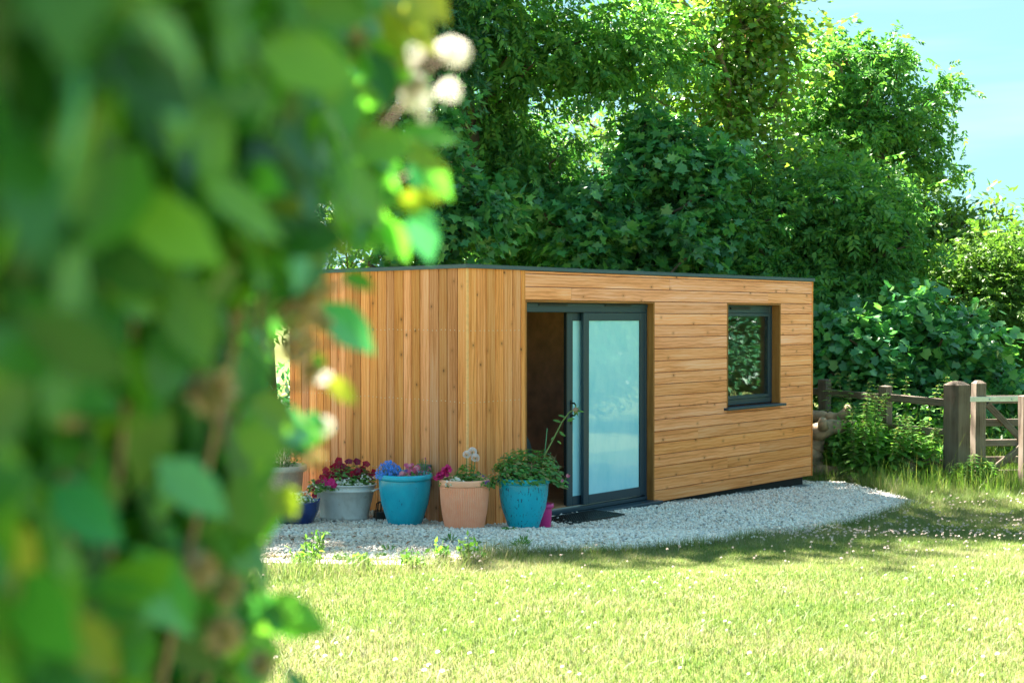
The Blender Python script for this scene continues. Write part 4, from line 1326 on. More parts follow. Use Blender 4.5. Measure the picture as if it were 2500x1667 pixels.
# lower nettles in front of the fence
for i in range(46):
    px = rng.uniform(2062, 2300); Y = rng.uniform(16.2, 17.1); g = pxpost(px, Y)
    hh = rng.uniform(.7, 1.2) if px < 2150 else rng.uniform(.4, .85)
    nettle(g, hh, 200 + i, 'low leafy nettle in the thicket before the fence', False, 'low nettles before the fence')
for i, (px, Y, hh) in enumerate([(2380, 15.8, .42), (2365, 15.75, .34), (2400, 15.9, .36), (2345, 15.9, .3), (2415, 16.0, .3), (2390, 15.7, .25)]):
    nettle(pxpost(px, Y), hh, 300 + i, 'small nettle at the foot of the gate', False, 'small nettles under the gate')
# undergrowth leaves: before and behind the fence
n = 9000
px = rng.uniform(2035, 2320, n); Y = 16.5 + rng.random(n) ** .8 * 1.7
G = np.column_stack([(px - 1250) / FPX * Y, Y]); hz_ = hgt(G[:, 0], G[:, 1])
top = (.35 + .38 * np.clip((2260 - px) / 160, 0, 1)) * (1 + .35 * vnoise(G, 4, 8))
P = np.column_stack([G, hz_ + top * rng.random(n) ** .6])
n2 = 7000
G2 = np.column_stack([rng.uniform(3.5, 10, n2), rng.uniform(17.3, 21, n2)])
P2 = np.column_stack([G2, hgt(G2[:, 0], G2[:, 1]) + rng.random(n2) ** .7 * (.75 + .25 * vnoise(G2, 2, 4))])
P = np.concatenate([P, P2])
V, F = place(T_OV4[0], T_OV4[1], P, rng.normal(0, .7, P.shape) + (0, -.3, -.2), rng.normal(0, .5, P.shape) + (0, -.2, 1), rng.uniform(.06, .14, len(P)))
tag(obj('undergrowth', mesh_np('undergrowth', V, F, M['nettle'])), 'leafy undergrowth of weeds along both sides of the fence', 'undergrowth', kind='stuff')
# dark brambles under the trees behind the room
n = 9000
G = np.column_stack([rng.uniform(-6, 9, n), rng.uniform(18.4, 24, n)])
P = np.column_stack([G, hgt(G[:, 0], G[:, 1]) + rng.random(n) * (1.2 + .4 * vnoise(G, 1.5, 2))])
V, F = place(T_OV4[0], T_OV4[1], P, rng.normal(0, .7, P.shape) + (0, -.3, -.2), rng.normal(0, .5, P.shape) + (0, -.2, 1), rng.uniform(.10, .20, n))
tag(obj('woodland_undergrowth', mesh_np('woodland_undergrowth', V, F, M['darkleaf'])), 'dark ground cover under the trees behind the room', 'undergrowth', kind='stuff')

# ------------------------------------------------------------------ plants in the pots
T_PET = []
for i in range(10):
    a = i / 10 * 6.283; r_ = 1.0 if i % 2 == 0 else .80
    T_PET.append((r_ * math.cos(a), r_ * math.sin(a), .12 if i % 2 else .02))
T_PET = (np.array([(0, 0, -.32)] + T_PET), np.array([(0, 1 + i, 1 + (i + 1) % 10) for i in range(10)]))
# five loose petals with gaps, for small flowers
V = []; F = []
for i in range(5):
    a = i / 5 * 6.283; c_, s_ = math.cos(a), math.sin(a); k = len(V)
    V += [(0, 0, 0), (.6 * c_ - .34 * s_, .6 * s_ + .34 * c_, .1), (1.0 * c_, 1.0 * s_, .05), (.6 * c_ + .34 * s_, .6 * s_ - .34 * c_, .1)]
    F.append((k, k + 3, k + 2, k + 1))
T_FIVE = (np.array(V), np.array(F))


def dahlia_mesh():
    V, F = [], []
    for i in range(110):
        zz = 1 - 1.75 * (i + .5) / 110; a = i * 2.39996; r_ = math.sqrt(max(0, 1 - zz * zz)); o = np.array([r_ * math.cos(a), r_ * math.sin(a), zz])
        tx = np.cross(o, (0, 0, 1.)); tx = tx / (np.linalg.norm(tx) + 1e-6); up_ = np.cross(tx, o); k = len(V)
        V += [o * .55, o * .82 + tx * .14, o * 1.02 + up_ * .10, o * .82 - tx * .14, ]
        F.append((k, k + 1, k + 2, k + 3))
    return np.array(V), np.array(F)


T_DAH = dahlia_mesh()


def mound(rx, ry, hh, n, seed, low=.1):
    """points on and in a flattened dome, with outward directions"""
    r = np.random.default_rng(seed)
    d = unit(r.normal(0, 1, (n, 3))); d[:, 2] = np.abs(d[:, 2]); rr = r.random(n) ** .4
    P = d * rr[:, None] * np.array([rx, ry, hh]); P[:, 2] += low * 0
    return P, unit(d + np.array([0, 0, .35]))


def foliage(parent, P, O, size, mat, T=T_OV4, seed=0, name='foliage'):
    r = np.random.default_rng(seed)
    if T is T_NAR:
        D_, N_ = O + r.normal(0, .6, P.shape), O + r.normal(0, .5, P.shape) + (0, 0, .7)
    else:                       # broad leaves hang and face outwards
        D_, N_ = np.cross(O, r.normal(0, 1, P.shape)) + O * .35 + (0, 0, -.35), O + r.normal(0, .45, P.shape) + (0, 0, .25)
    V, F = place(T[0], T[1], P, D_, N_, size * r.uniform(.6, 1.3, len(P)))
    return tag(obj(name, mesh_np(name, V, F, M[mat]), parent), kind='stuff')


def flowers(parent, name, T, mat, P, O, size, seed=0):
    r = np.random.default_rng(seed)
    me = MB().add(*T).mesh(name, M[mat])
    for p, o_ in zip(P, O):
        nrm = unit(o_ + r.normal(0, .35, 3)); d = np.cross(nrm, r.normal(0, 1, 3))
        obj(name, me, parent, tuple(p), frame_rot(d, nrm), float(size * r.uniform(.8, 1.2)))


def stems(parent, P, base_z=0., mat='stem', r=.0022):
    mb = MB()
    for p in P: mb.tube([(p[0] * .5, p[1] * .5, base_z), (p[0] * .9, p[1] * .9, p[2] * .6), p], r, 4, False)
    tag(mb.build('stems', M[mat], parent), kind='stuff')


def massed(parent, name, T, mat, P, O, size, seed=0):
    r = np.random.default_rng(seed)
    nrm = unit(O + r.normal(0, .4, P.shape)); d = np.cross(nrm, r.normal(0, 1, P.shape))
    V, F = place(T[0], T[1], P, d, nrm, size * r.uniform(.75, 1.25, len(P)))
    tag(obj(name, mesh_np(name, V, F, M[mat]), parent), kind='stuff')


def plant(name, label, cat, pot, dx, dy, zf=.9):
    b, r, H = pot
    return empty(name, (b[0] + dx, b[1] + dy, b[2] + H * zf), 0, label, cat)


# --- zinc tub: wine petunias, magenta petunias, white edging flowers
tub = (np.array(tb), .3, TH)
X_ = np.array([math.cos(ROOM_ANG + R(90) + .45), math.sin(ROOM_ANG + R(90) + .45)])
pl = plant('petunia', 'dark wine red petunias heaped in the zinc tub', 'petunia', tub, .02, .04)
P, O = mound(.27, .17, .20, 900, 1); foliage(pl, P, O, .045, 'potleaf', seed=1)
P, O = mound(.29, .16, .245, 74, 2); k = P[:, 2] > .06; P, O = P[k] * (1.08, 1.08, 1.1), O[k]
stems(pl, P); flowers(pl, 'flower', T_PET, 'petal_wine', P, unit(O + (0, -1.0, 0)), .037, 3)
pl = plant('magenta_petunia', 'bright magenta petunias over the front left rim of zinc tub', 'petunia', tub, -.14, -.15)
P, O = mound(.09, .07, .07, 110, 4); foliage(pl, P, O, .035, 'potleaf', seed=4)
P = np.array([(-.05, -.05, .07), (.02, -.06, .06), (.07, -.05, .045), (.05, -.07, .075), (-.02, -.02, .09)]); flowers(pl, 'flower', T_PET, 'petal_magenta', P, np.tile((0, -1., .5), (5, 1)), .034, 5)
pl = plant('alyssum', 'tiny white flowers along the front rim of the zinc tub', 'alyssum', tub, .05, -.14)
P, O = mound(.14, .06, .09, 260, 6); foliage(pl, P, O, .026, 'potleaf', seed=6)
P, O = mound(.15, .07, .10, 120, 7); massed(pl, 'small_flowers', T_FIVE, 'white_petal', P, unit(O + (0, -.9, .2)), .0125, 8)
pl = plant('trailing_plant', 'green trailing plant with white flowers at right end of zinc tub', 'plant', tub, .20, -.05)
P, O = mound(.09, .09, .15, 240, 9); foliage(pl, P, O, .03, 'potleaf', seed=9)
P, O = mound(.10, .1, .15, 35, 10); massed(pl, 'small_flowers', T_FIVE, 'white_petal', P, unit(O + (0, -.8, .2)), .012, 10)
# --- blue pot: lobelia, pink verbena
pl = plant('lobelia', 'bright blue lobelia filling the left of turquoise pot', 'lobelia', PA, -.13, -.06)
P, O = mound(.125, .11, .13, 420, 11); foliage(pl, P, O, .022, 'potleaf', T_NAR, 11)
P, O = mound(.135, .12, .155, 420, 12); massed(pl, 'small_flowers', T_FIVE, 'petal_blue', P * (1, 1, 1.05), unit(O + (0, -.8, .1)), .0135, 12)
stems(pl, P[::9])
pl = plant('verbena', 'pink verbena in the right half of turquoise pot', 'verbena', PA, .055, -.09)
P, O = mound(.10, .09, .10, 240, 13); foliage(pl, P, O, .035, 'potleaf', seed=13)
P, O = mound(.12, .09, .125, 46, 14); stems(pl, P); flowers(pl, 'flower', T_PET, 'petal_pink', P * (1, 1, 1.1), unit(O + (0, -.8, .1)), .024, 14)
P, O = mound(.10, .08, .09, 12, 15); flowers(pl, 'flower', T_PET, 'petal_purple', P - (0, .03, 0), unit(O + (0, -.9, .1)), .02, 15)
pl = plant('snapdragon', 'wispy seeded stems leaning over right rim of turquoise pot', 'plant', PA, .17, -.03)
P, O = mound(.09, .09, .165, 260, 16); foliage(pl, P, O, .028, 'potleaf', T_NAR, 16)
P, O = mound(.10, .09, .19, 26, 17); stems(pl, P); massed(pl, 'small_flowers', T_FIVE, 'petal_pink', P, O, .011, 17)
# --- terracotta pot: geranium, dahlia, bacopa, trailing
pl = plant('geranium', 'magenta geranium leaning over left of the peach pot', 'geranium', PT, -.13, -.03)
P, O = mound(.10, .09, .10, 120, 18); foliage(pl, P, O, .04, 'potleaf', seed=18)
hd = np.array([(-.01, -.04, .135), (-.09, -.04, .07), (-.05, -.02, .10)])
stems(pl, hd)
for c_ in hd:
    P, O = mound(.05, .05, .05, 26, int(20 + c_[0] * 100)); O2 = unit(P - (0, 0, .01)); flowers(pl, 'flower', T_PET, 'petal_magenta', P * (1, 1, 1.) + c_ - (0, 0, .02), O2, .017, 21)
pl = plant('dahlia', 'white and pale pink pompon dahlias above the peach pot', 'dahlia', PT, .02, .02)
P, O = mound(.12, .11, .17, 420, 22); foliage(pl, P, O, .04, 'potleaf', seed=22)
hd = np.array([(.0, -.03, .252), (.075, -.05, .225), (.048, .0, .272)])
stems(pl, hd, r=.004); flowers(pl, 'flower_head', T_DAH, 'petal_dahlia', hd, np.tile((0, -.5, 1.), (3, 1)), .042, 23)
pl = plant('bacopa', 'little white flowers at the front left rim of peach pot', 'bacopa', PT, -.07, -.14)
P, O = mound(.09, .05, .065, 170, 24); foliage(pl, P, O, .026, 'potleaf', seed=24)
P, O = mound(.095, .06, .075, 90, 25); massed(pl, 'small_flowers', T_FIVE, 'white_petal', P, unit(O + (0, -.9, .2)), .0125, 25)
pl = plant('trailing_plant', 'yellow green trailing plant spilling over right rim of peach pot', 'plant', PT, .12, -.08)
P, O = mound(.15, .1, .10, 460, 26); P[:, 2] -= .35 * np.clip(P[:, 0] - .05, 0, 1) ; foliage(pl, P, O, .028, 'potleaf', seed=26)
P, O = mound(.14, .1, .11, 22, 27); massed(pl, 'small_flowers', T_FIVE, 'petal_purple', P, unit(O + (0, -.6, .2)), .012, 27)
# --- speckled pot: fuchsia bush, leggy sunflower, cane
pl = plant('fuchsia', 'bushy green fuchsia overflowing the speckled turquoise pot', 'fuchsia', PB, .03, .0, .93)
P, O = mound(.36, .27, .29, 1900, 28); P[:, 2] -= .5 * np.clip(np.abs(P[:, 0]) - .2, 0, 1); foliage(pl, P, O, .05, 'fuchsia', T_OV, 28)
P, O = mound(.37, .27, .30, 70, 29); stems(pl, P, r=.002, mat='twig'); foliage(pl, P, O, .028, 'keys', T_NAR, 29, 'buds')
P = np.array([(.36, -.1, .05), (.345, -.12, .06), (.30, -.16, .02)]); flowers(pl, 'flower', T_PET, 'petal_pink', P, np.tile((.3, -.8, -.5), (3, 1)), .02, 30)
pl = plant('sunflower', 'leggy spent sunflower leaning right out of the speckled pot', 'sunflower', PB, .12, .0, .9)
b0 = np.array(pl.location)
tip = [np.array(at(a_, c_, 11.35)) - b0 for a_, c_ in ((1322, 1150), (1331, 1108), (1352, 1070), (1372, 1030), (1390, 1006), (1402, 1000))]
MB().tube(tip, np.linspace(.0085, .005, 6), 8).build('stalk', M['stem'], pl, True)
hd = tip[-1] + np.array([.012, -.01, -.003])
foliage(pl, np.tile(hd, (26, 1)), unit(rng.normal(0, 1, (26, 3)) + (.4, 0, -.6)), .055, 'potleaf', T_NAR, 31, 'bracts')
MB().lathe([(0, -.012), (.022, -.006), (.026, .004), (.012, .012), (0, .013)], 14).build('seed_head', M['twig'], pl, True, loc=tuple(hd), rot=(1.2, .5, 0))
for (a_, c_, dx, dz, s_) in ((1384, 1025, 1, .25, .075), (1371, 1031, -1, .35, .085), (1365, 1052, .7, -.6, .07), (1384, 1028, .5, .1, .06), (1380, 1018, -.9, .3, .07), (1352, 1066, -.3, -.3, .045), (1366, 1058, .9, -.3, .06), (1410, 1003, 1, -.1, .06), (1360, 1075, 1, -.8, .05)):
    p_ = np.array(at(a_, c_, 11.34)) - b0
    obj('leaf', MB().add(*T_OV).mesh('leaf', M['potleaf']), pl, tuple(p_), frame_rot((dx, -.3, dz), (0, -.6, .8)), s_)
pl = plant('plant_cane', 'thin green plant cane standing in the speckled pot', 'cane', PB, .12, -.02, .9)
b0 = np.array(pl.location)
MB().tube([(0, 0, -.1), np.array(at(1330, 1110, 11.38)) - b0, np.array(at(1336, 1045, 11.38)) - b0], .0045, 8).build('rod', M['cane'], pl)
# --- navy pot and lavender
nvp = (np.array(nb), .2, .215)
pl = plant('alyssum', 'white flowered cushion plant filling the navy pot', 'alyssum', nvp, .02, -.02)
P, O = mound(.16, .15, .10, 360, 32); foliage(pl, P, O, .03, 'potleaf', seed=32)
P, O = mound(.165, .155, .115, 170, 33); massed(pl, 'small_flowers', T_FIVE, 'white_petal', P, unit(O + (0, -.9, .2)), .013, 33)
pl = plant('petunia', 'single dark red petunias trailing between navy pot and zinc tub', 'petunia', nvp, .16, .1, 1.3)
P, O = mound(.08, .08, .14, 120, 34); foliage(pl, P, O, .04, 'potleaf', seed=34)
P = np.array([(.03, -.06, .10), (-.02, -.06, .04), (.06, -.04, .14), (.0, -.07, -.02)]); stems(pl, P); flowers(pl, 'flower', T_PET, 'petal_wine', P, np.tile((.1, -1., .4), (4, 1)), .033, 35)
cpp = (np.array(cb), .2, .42)
pl = plant('lavender', 'lavender with thin purple spikes in the cream pot', 'lavender', cpp, 0, 0, .95)
P, O = mound(.2, .2, .22, 500, 36); foliage(pl, P, O, .05, 'potleaf', T_NAR, 36)
P, O = mound(.22, .2, .36, 34, 37); P[:, 2] = .22 + .14 * rng.random(34); stems(pl, P); foliage(pl, np.repeat(P, 6, 0) + rng.normal(0, .008, (204, 3)), np.repeat(O, 6, 0), .02, 'petal_purple', T_OV4, 38, 'flower_spikes')

# ------------------------------------------------------------------ weeds, litter, clover
def weed(px, py, r, hh, n, label, T=T_OV4, size=.05, mat='weed'):
    g = gp(px, py)
    T0 = empty('weed', tuple(g), 0, label, 'weed', 'weeds growing through the gravel')
    P, O = mound(r, r, hh, n, int(px)); P[:, :2] *= .6; P[:, 2] = np.abs(P[:, 2]) * .5 + .012
    foliage(T0, P, unit(O + (0, 0, .3)), size, mat, T, int(px))


for wv_ in [(1246, 1298, .13, .06, 26, 'broad leaved dock at the foot of the speckled turquoise pot', T_OV, .105), (1282, 1303, .06, .03, 12, 'tiny weed just right of the dock below speckled pot', T_OV, .05),
            (1100, 1324, .05, .04, 40, 'small grassy weed in the gravel below the peach pot', T_NAR, .05), (1164, 1331, .07, .05, 60, 'dark weed tuft in gravel left of the lawn corner', T_OV4, .035),
            (948, 1347, .08, .03, 60, 'flat grassy weed in gravel below the blue pot', T_NAR, .05), (835, 1366, .09, .07, 90, 'leafy weed in gravel nearest the hedge', T_OV4, .04),
            (929, 1364, .07, .07, 80, 'upright weed in gravel below the flat grassy weed', T_OV4, .035), (1071, 1347, .06, .04, 50, 'small weed between the grassy weed and sunlit lawn', T_OV4, .03),
            (1277, 1328, .06, .05, 50, 'weed in gravel in front of the speckled pot', T_NAR, .05), (885, 1371, .08, .05, 70, 'spreading weed midway along the gravel front edge', T_OV4, .035),
            (995, 1376, .05, .05, 50, 'weed at the front gravel edge under blue pot', T_OV4, .035), (1270, 1336, .10, .04, 80, 'dry tuft where the gravel meets the lawn', T_NAR, .05)]:
    weed(wv_[0], wv_[1], wv_[2], wv_[3], wv_[4], wv_[5], wv_[6], wv_[7])
for (px, py, hh, lb) in ((765, 1378, .24, 'tall pale sunlit weed at gravel edge nearest the hedge'), (742, 1392, .18, 'shorter sunlit weed beside the tall pale one near hedge'), (1010, 1388, .13, 'sunlit weed at lawn edge below the blue pot'),
                         (1075, 1380, .15, 'sunlit weed at lawn edge below the peach pot'), (1140, 1372, .17, 'sunlit weed at the pointed corner of the shaded lawn'), (880, 1390, .12, 'low sunlit weed at lawn edge below the zinc tub')):
    g = gp(px, py)
    T0 = empty('weed', tuple(g), 0, lb, 'weed', 'sunlit weeds along the lawn edge')
    r2 = np.random.default_rng(px)
    tips = np.column_stack([r2.normal(0, .05, 9), r2.normal(0, .04, 9), hh * r2.uniform(.5, 1, 9)])
    stems(T0, tips, r=.0025)
    Pw = np.concatenate([tips * f_ for f_ in (.3, .45, .6, .75, .9, 1.)] * 2) + r2.normal(0, .008, (108, 3)); Pw[:, 2] = np.abs(Pw[:, 2])
    foliage(T0, Pw, unit(r2.normal(0, 1, (108, 3)) + (0, 0, .3)), .05, 'potleaf', T_OV4, px)
# fallen brown leaves in the gravel
P = []
while len(P) < 42:
    px, py = rng.uniform(690, 1000), rng.uniform(1290, 1350)
    if rng.random() < .2: px = rng.uniform(1000, 1500)
    P.append(gp(px, py) + (0, 0, .024))
P = np.array(P)
V, F = place(T_OV4[0], T_OV4[1], P, rng.normal(0, 1, P.shape) * (1, 1, .15), rng.normal(0, .25, P.shape) + (0, 0, 1), rng.uniform(.03, .075, len(P)))
tag(obj('leaf_litter', mesh_np('leaf_litter', V, F, M['brown_leaf'])), 'dead brown leaves scattered on the gravel', 'leaf litter', kind='stuff')
dl = room(2.5, -.03, .139)
o = MB().add(*T_OV).build('dead_leaf', M['brown_leaf'], None, loc=tuple(dl), rot=(.1, .1, .4), scale=.06)
tag(o, 'single brown dead leaf lying on the door sill', 'leaf')

# clover heads
ic_V, ic_F = None, None
t_ = (1 + 5 ** .5) / 2
ic_V = unit(np.array([(-1, t_, 0), (1, t_, 0), (-1, -t_, 0), (1, -t_, 0), (0, -1, t_), (0, 1, t_), (0, -1, -t_), (0, 1, -t_), (t_, 0, -1), (t_, 0, 1), (-t_, 0, -1), (-t_, 0, 1)], float))
ic_F = np.array([(0, 11, 5), (0, 5, 1), (0, 1, 7), (0, 7, 10), (0, 10, 11), (1, 5, 9), (5, 11, 4), (11, 10, 2), (10, 7, 6), (7, 1, 8), (3, 9, 4), (3, 4, 2), (3, 2, 6), (3, 6, 8), (3, 8, 9), (4, 9, 5), (2, 4, 11), (6, 2, 10), (8, 6, 7), (9, 8, 1)])


def clover_mesh(seed):
    r = np.random.default_rng(seed); V, F = [], []
    for i in range(34):
        zz = 1 - 1.6 * (i + .5) / 34; a = i * 2.39996; q_ = math.sqrt(1 - zz * zz); o_ = np.array([q_ * math.cos(a), q_ * math.sin(a), zz])
        tx = unit(np.cross(o_, (.1, 0, 1.))); k = len(V)
        V += [o_ * .25, o_ * .7 + tx * .16, unit(o_ + (0, 0, .25)) * 1.05, o_ * .7 - tx * .16]; F.append((k, k + 1, k + 2, k + 3))
    k = len(V); V += [(-.07, 0, -5.), (.07, 0, -5.), (.06, 0, -.3), (-.06, 0, -.3)]; F.append((k, k + 1, k + 2, k + 3))
    return MB().add(V, F).mesh('clover_flower', M['clover'])


n = 9000
Y = np.sqrt(rng.uniform(5.5 ** 2, 15.6 ** 2, n)); X = Y * rng.uniform(-.22, .42, n); P = np.column_stack([X, Y])
dens = .05 + .55 * np.clip(vnoise(P, 2.2, 12) * .6 + vnoise(P, 6, 14) * .6, 0, 1) + .5 * np.exp(-((P[:, 1] - 10.8 - .25 * P[:, 0]) / 1.3) ** 2) * np.clip((P[:, 0] - .3) / 1.5, 0, 1)
P = P[(~inside(P, gpoly)) & ~in_room(P) & (rng.random(n) < dens) & (P[:, 1] < 15)]
inview = (P[:, 0] / P[:, 1] > -.185) & (P[:, 0] / P[:, 1] < .385) & (P[:, 1] > 6.2)
order = np.argsort(np.where(inview, P[:, 1], 99)); P = P[order]
ms = [clover_mesh(i) for i in range(3)]
for i in range(min(260, len(P))):
    z = float(hgt(P[i, 0], P[i, 1])) + rng.uniform(.045, .075)
    o = obj('clover_flower', ms[i % 3], None, (P[i, 0], P[i, 1], z), (rng.normal(0, .2), rng.normal(0, .2), rng.uniform(0, 6)), float(rng.uniform(.007, .0108)))
    tag(o, 'white clover flower head in the near lawn grass', 'clover flower', 'clover flowers in the lawn')
Q = P[260:]
if len(Q):
    me0 = ms[0]; k = np.array([v.co for v in me0.vertices])[:-4]; f = np.arange(len(k)).reshape(-1, 4)
    V, F = place(k, f, np.column_stack([Q, hgt(Q[:, 0], Q[:, 1]) + rng.uniform(.045, .085, len(Q))]), rng.normal(0, 1, (len(Q), 3)) * (1, 1, .1), np.tile((0, 0, 1.), (len(Q), 1)), rng.uniform(.008, .013, len(Q)))
    tag(obj('clover_patch', mesh_np('clover_patch', V, F, M['clover'])), 'white clover flowers dotted over the farther lawn', 'clover', kind='stuff')

# ------------------------------------------------------------------ foreground hedge
K = .52
HG = empty('hedge', (-.42, .3, float(hgt(-.42, .3))), 0, 'out of focus leafy hedge with white flowers filling the left foreground', 'hedge')
HB = np.array(HG.location)
HY = np.array([-60, 0, 150, 350, 500, 620, 720, 900, 1050, 1200, 1350, 1500, 1667.])
HPX = np.array([1000, 995, 990, 965, 930, 835, 765, 740, 715, 690, 680, 662, 635.])
YE = 1.3 * K
HZ = CZ + (774 - HY) * YE / FPX
HX = (HPX - 1250) / FPX * YE


def hx(z):
    return np.interp(-z, -HZ, HX)


def hedge_pts(n, dmin, dmax, seed, z0=CZ - .29, z1=CZ + .30, y0=.22, y1=YE + .02):
    r = np.random.default_rng(seed)
    z = r.uniform(z0, z1, n); y = r.uniform(y0, y1, n)
    b = .012 * np.sin(y * 28 + z * 18) + .008 * np.sin(z * 46 - y * 12)
    x = hx(z) * (1 + .55 * (y1 - y) / y1) - r.uniform(dmin, dmax, n) + b - .002
    o = unit(np.column_stack([np.full(n, .8), np.full(n, -.5), np.full(n, .35)]) + r.normal(0, .55, (n, 3)))
    return np.column_stack([x, y, z]), o, r


lm = {k: MB().add(*T_OV).mesh('leaf', M[k]) for k in ('hedge_leaf', 'olive_leaf', 'sky_sheen_leaf', 'yellow_leaf')}
P, O, r_ = hedge_pts(255, 0, .05, 401)
for i in range(len(P)):
    d = unit(np.cross(O[i], r_.normal(0, 1, 3)) + np.array([0, 0, -.45]))
    q_ = r_.random()
    mk = 'hedge_leaf' if q_ < .68 else ('sky_sheen_leaf' if q_ < .94 else 'olive_leaf')
    obj('leaf', lm[mk], HG, tuple(P[i] - HB), frame_rot(d, O[i]), tuple(np.array((1, 1.35, 1)) * r_.uniform(.024, .046)))
P, O, r_ = hedge_pts(6800, .003, .14, 402)
P2, O2, _ = hedge_pts(1500, .10, .26, 403, 1.6, 2.37, -.1, YE)
P_sunblock = np.column_stack([np.zeros(2000), rng.uniform(YE, 1.5, 2000), rng.uniform(1.2, 3.0, 2000)])  # unseen foliage added past the hedge end to block the sun and darken gaps
P_sunblock[:, 0] = -P_sunblock[:, 1] * .27 - .03 - .45 * rng.random(2000)
O_sunblock = unit(np.array([.8, -.4, .3]) + rng.normal(0, .55, (2000, 3)))
P3, O3, _ = hedge_pts(5000, .0, .3, 404, .40, CZ - .28, -.3, YE)
for Pq, Oq, s_ in ((P, O, .034), (P2, O2, .055), (P3, O3, .06), (P_sunblock, O_sunblock, .06)):
    d = unit(np.cross(Oq, rng.normal(0, 1, Pq.shape)) + np.array([0, 0, -.45]))
    V, F = place(T_OV[0] * (1, 1.3, 1), T_OV[1], Pq - HB, d, Oq, s_ * rng.uniform(.7, 1.25, len(Pq)))
    tag(obj('foliage', mesh_np('foliage', V, F, M['hedge_leaf']), HG), kind='stuff')
# stems
mb = MB()
for i in range(14):
    y0 = rng.uniform(.45, YE - .03); a = np.array([rng.uniform(-.5, -.3), y0, .35]); zt = rng.uniform(1.95, 2.38)
    pts = [a, a + (.03, rng.normal(0, .03), .9), np.array([hx(1.75) * (1 + .55 * (YE - y0) / YE) - rng.uniform(.03, .09), y0 + rng.normal(0, .03), 1.72]), np.array([hx(zt) * (1 + .55 * (YE - y0) / YE) - rng.uniform(.012, .06), y0 + rng.normal(0, .05), zt])]
    t = np.linspace(0, 1, 10); u = np.linspace(0, 1, 4); pts = np.column_stack([np.interp(t, u, np.array(pts)[:, k]) for k in range(3)]) + rng.normal(0, .007, (10, 3))
    mb.tube(pts - HB, np.linspace(.0034, .0012, 10), 6)
tag(mb.build('stems', M['twig'], HG, True), kind='stuff')
# dried flower heads inside the hedge
dv, df = [], []
for i in range(90):
    zz = 1 - 2 * (i + .5) / 90; a = i * 2.39996; q_ = math.sqrt(1 - zz * zz); o_ = np.array([q_ * math.cos(a), q_ * math.sin(a), zz]) * (1 + .25 * math.sin(i * 3.7))
    tx = unit(np.cross(o_, (.1, .2, 1.))); k = len(dv)
    dv += [o_ * .3, o_ * .75 + tx * .2, o_ * 1.0, o_ * .75 - tx * .2]; df.append((k, k + 1, k + 2, k + 3))
dry = MB().add(dv, df).mesh('dry_flower_head', M['dry_flower'])
for (px, py, Y, s_) in [(130, 135, .85, .02), (125, 550, .85, .026), (545, 620, 1.05, .019), (505, 185, 1.0, .02), (660, 280, 1.15, .016), (515, 960, 1.05, .024), (735, 720, 1.3, .024), (715, 770, 1.3, .022), (740, 660, 1.3, .02), (720, 850, 1.3, .018),
                        (560, 1440, 1.1, .016), (490, 1390, 1.05, .016), (545, 1550, 1.1, .018), (470, 1430, 1.0, .013), (170, 1000, .85, .014), (760, 905, 1.32, .012), (768, 1122, 1.33, .011), (830, 60, 1.25, .02), (860, 110, 1.25, .02), (800, 170, 1.2, .016), (640, 1620, 1.2, .014), (800, 130, 1.25, .022), (775, 450, 1.2, .016), (765, 640, 1.34, .016), (772, 700, 1.35, .018), (758, 765, 1.34, .016), (745, 830, 1.34, .014), (790, 790, 1.35, .011), (742, 610, 1.33, .018)]:
    p_ = at(px, py, (Y - .03) * K)
    obj('dry_flower_head', dry, HG, tuple(p_ - HB), tuple(rng.uniform(0, 3, 3)), s_ * K * .85)
# white blossoms at the hedge top
wf = MB().add(*T_DAH).mesh('blossom', M['white_petal'])
for (px, py, s_) in [(1010, 125, .013), (1112, 132, .016), (1090, 115, .013), (985, 172, .014), (1018, 236, .017), (1005, 225, .012), (1095, 226, .014), (960, 155, .010), (1038, 290, .008), (792, 925, .010), (790, 1040, .011), (1015, 205, .012)]:
    p_ = at(px, py, 1.34 * K)
    obj('blossom', wf, HG, tuple(p_ - HB), tuple(rng.uniform(0, 3, 3)), s_ * K)
# sprigs standing out past the hedge
mb = MB()
for (a_, b_) in [((900, 330), (1060, 120)), ((880, 420), (1000, 235)), ((800, 560), (1010, 420)), ((860, 520), (1080, 490)), ((740, 760), (850, 690)), ((700, 880), (880, 830)), ((690, 950), (830, 950)), ((680, 1040), (790, 1035)), ((900, 150), (1060, 30)), ((1000, 235), (1100, 130))]:
    p0, p1 = at(*a_, 1.30 * K), at(*b_, 1.34 * K)
    mb.tube([p0 - HB, (p0 + p1) / 2 - HB + (0, 0, .003), p1 - HB], [.0016, .0012, .0008], 5)
tag(mb.build('sprigs', M['twig'], HG, True), kind='stuff')
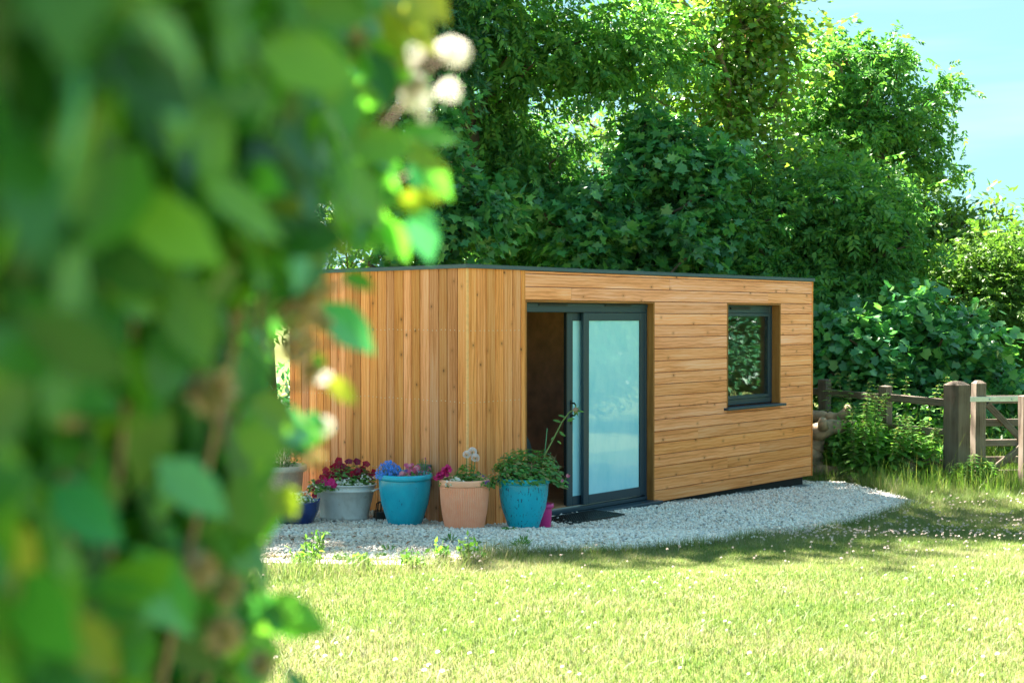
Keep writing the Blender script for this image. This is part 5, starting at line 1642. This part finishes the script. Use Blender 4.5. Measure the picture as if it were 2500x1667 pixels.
# (base px, tip px, material, distance)
for (a_, b_, mk, Y) in [((930, -40), (1075, 130), 'yellow_leaf', 1.28), ((1010, -60), (1100, 60), 'yellow_leaf', 1.25), ((860, 20), (1000, 170), 'olive_leaf', 1.26), ((905, 120), (960, 260), 'hedge_leaf', 1.25),
                        ((960, 350), (1100, 415), 'olive_leaf', 1.30), ((1005, 390), (1030, 470), 'sky_sheen_leaf', 1.33), ((935, 410), (965, 500), 'sky_sheen_leaf', 1.32), ((960, 500), (1080, 480), 'olive_leaf', 1.31),
                        ((1010, 500), (1055, 640), 'sky_sheen_leaf', 1.32), ((880, 300), (960, 420), 'sky_sheen_leaf', 1.28), ((840, 480), (930, 560), 'hedge_leaf', 1.28), ((930, 530), (1000, 640), 'hedge_leaf', 1.32),
                        ((835, 665), (915, 705), 'hedge_leaf', 1.33), ((785, 735), (915, 862), 'sky_sheen_leaf', 1.33), ((770, 860), (785, 912), 'hedge_leaf', 1.33), ((800, 920), (870, 985), 'yellow_leaf', 1.33),
                        ((745, 1010), (800, 1045), 'sky_sheen_leaf', 1.32), ((640, 1230), (720, 1260), 'olive_leaf', 1.25), ((690, 1440), (735, 1520), 'hedge_leaf', 1.28), ((690, 1180), (722, 1270), 'olive_leaf', 1.27),
                        ((760, 560), (860, 620), 'olive_leaf', 1.25), ((860, 560), (960, 600), 'hedge_leaf', 1.3), ((800, 240), (900, 330), 'olive_leaf', 1.25), ((880, 20), (930, 130), 'sky_sheen_leaf', 1.24),
                        ((40, 40), (380, 130), 'sky_sheen_leaf', .8), ((320, 220), (550, 460), 'sky_sheen_leaf', .9), ((0, 110), (380, 330), 'hedge_leaf', .8), ((230, 500), (430, 600), 'hedge_leaf', .85), ((60, 640), (250, 830), 'sky_sheen_leaf', .8),
                        ((380, 1120), (560, 1260), 'sky_sheen_leaf', .95), ((330, 1330), (470, 1560), 'sky_sheen_leaf', .95), ((400, 640), (520, 900), 'hedge_leaf', .95), ((0, 880), (300, 1000), 'hedge_leaf', .8), ((120, 1180), (300, 1330), 'sky_sheen_leaf', .85), ((0, 1250), (60, 1480), 'yellow_leaf', .75)]:
    p0, p1 = at(*a_, Y * K), at(*b_, (Y + rng.uniform(-.02, .02)) * K); L = np.linalg.norm(p1 - p0)
    obj('leaf', lm[mk], HG, tuple(p0 - HB), frame_rot(p1 - p0, (rng.normal(.2, .3), -1, rng.uniform(.2, .9))), (L, L * 1.3, L))
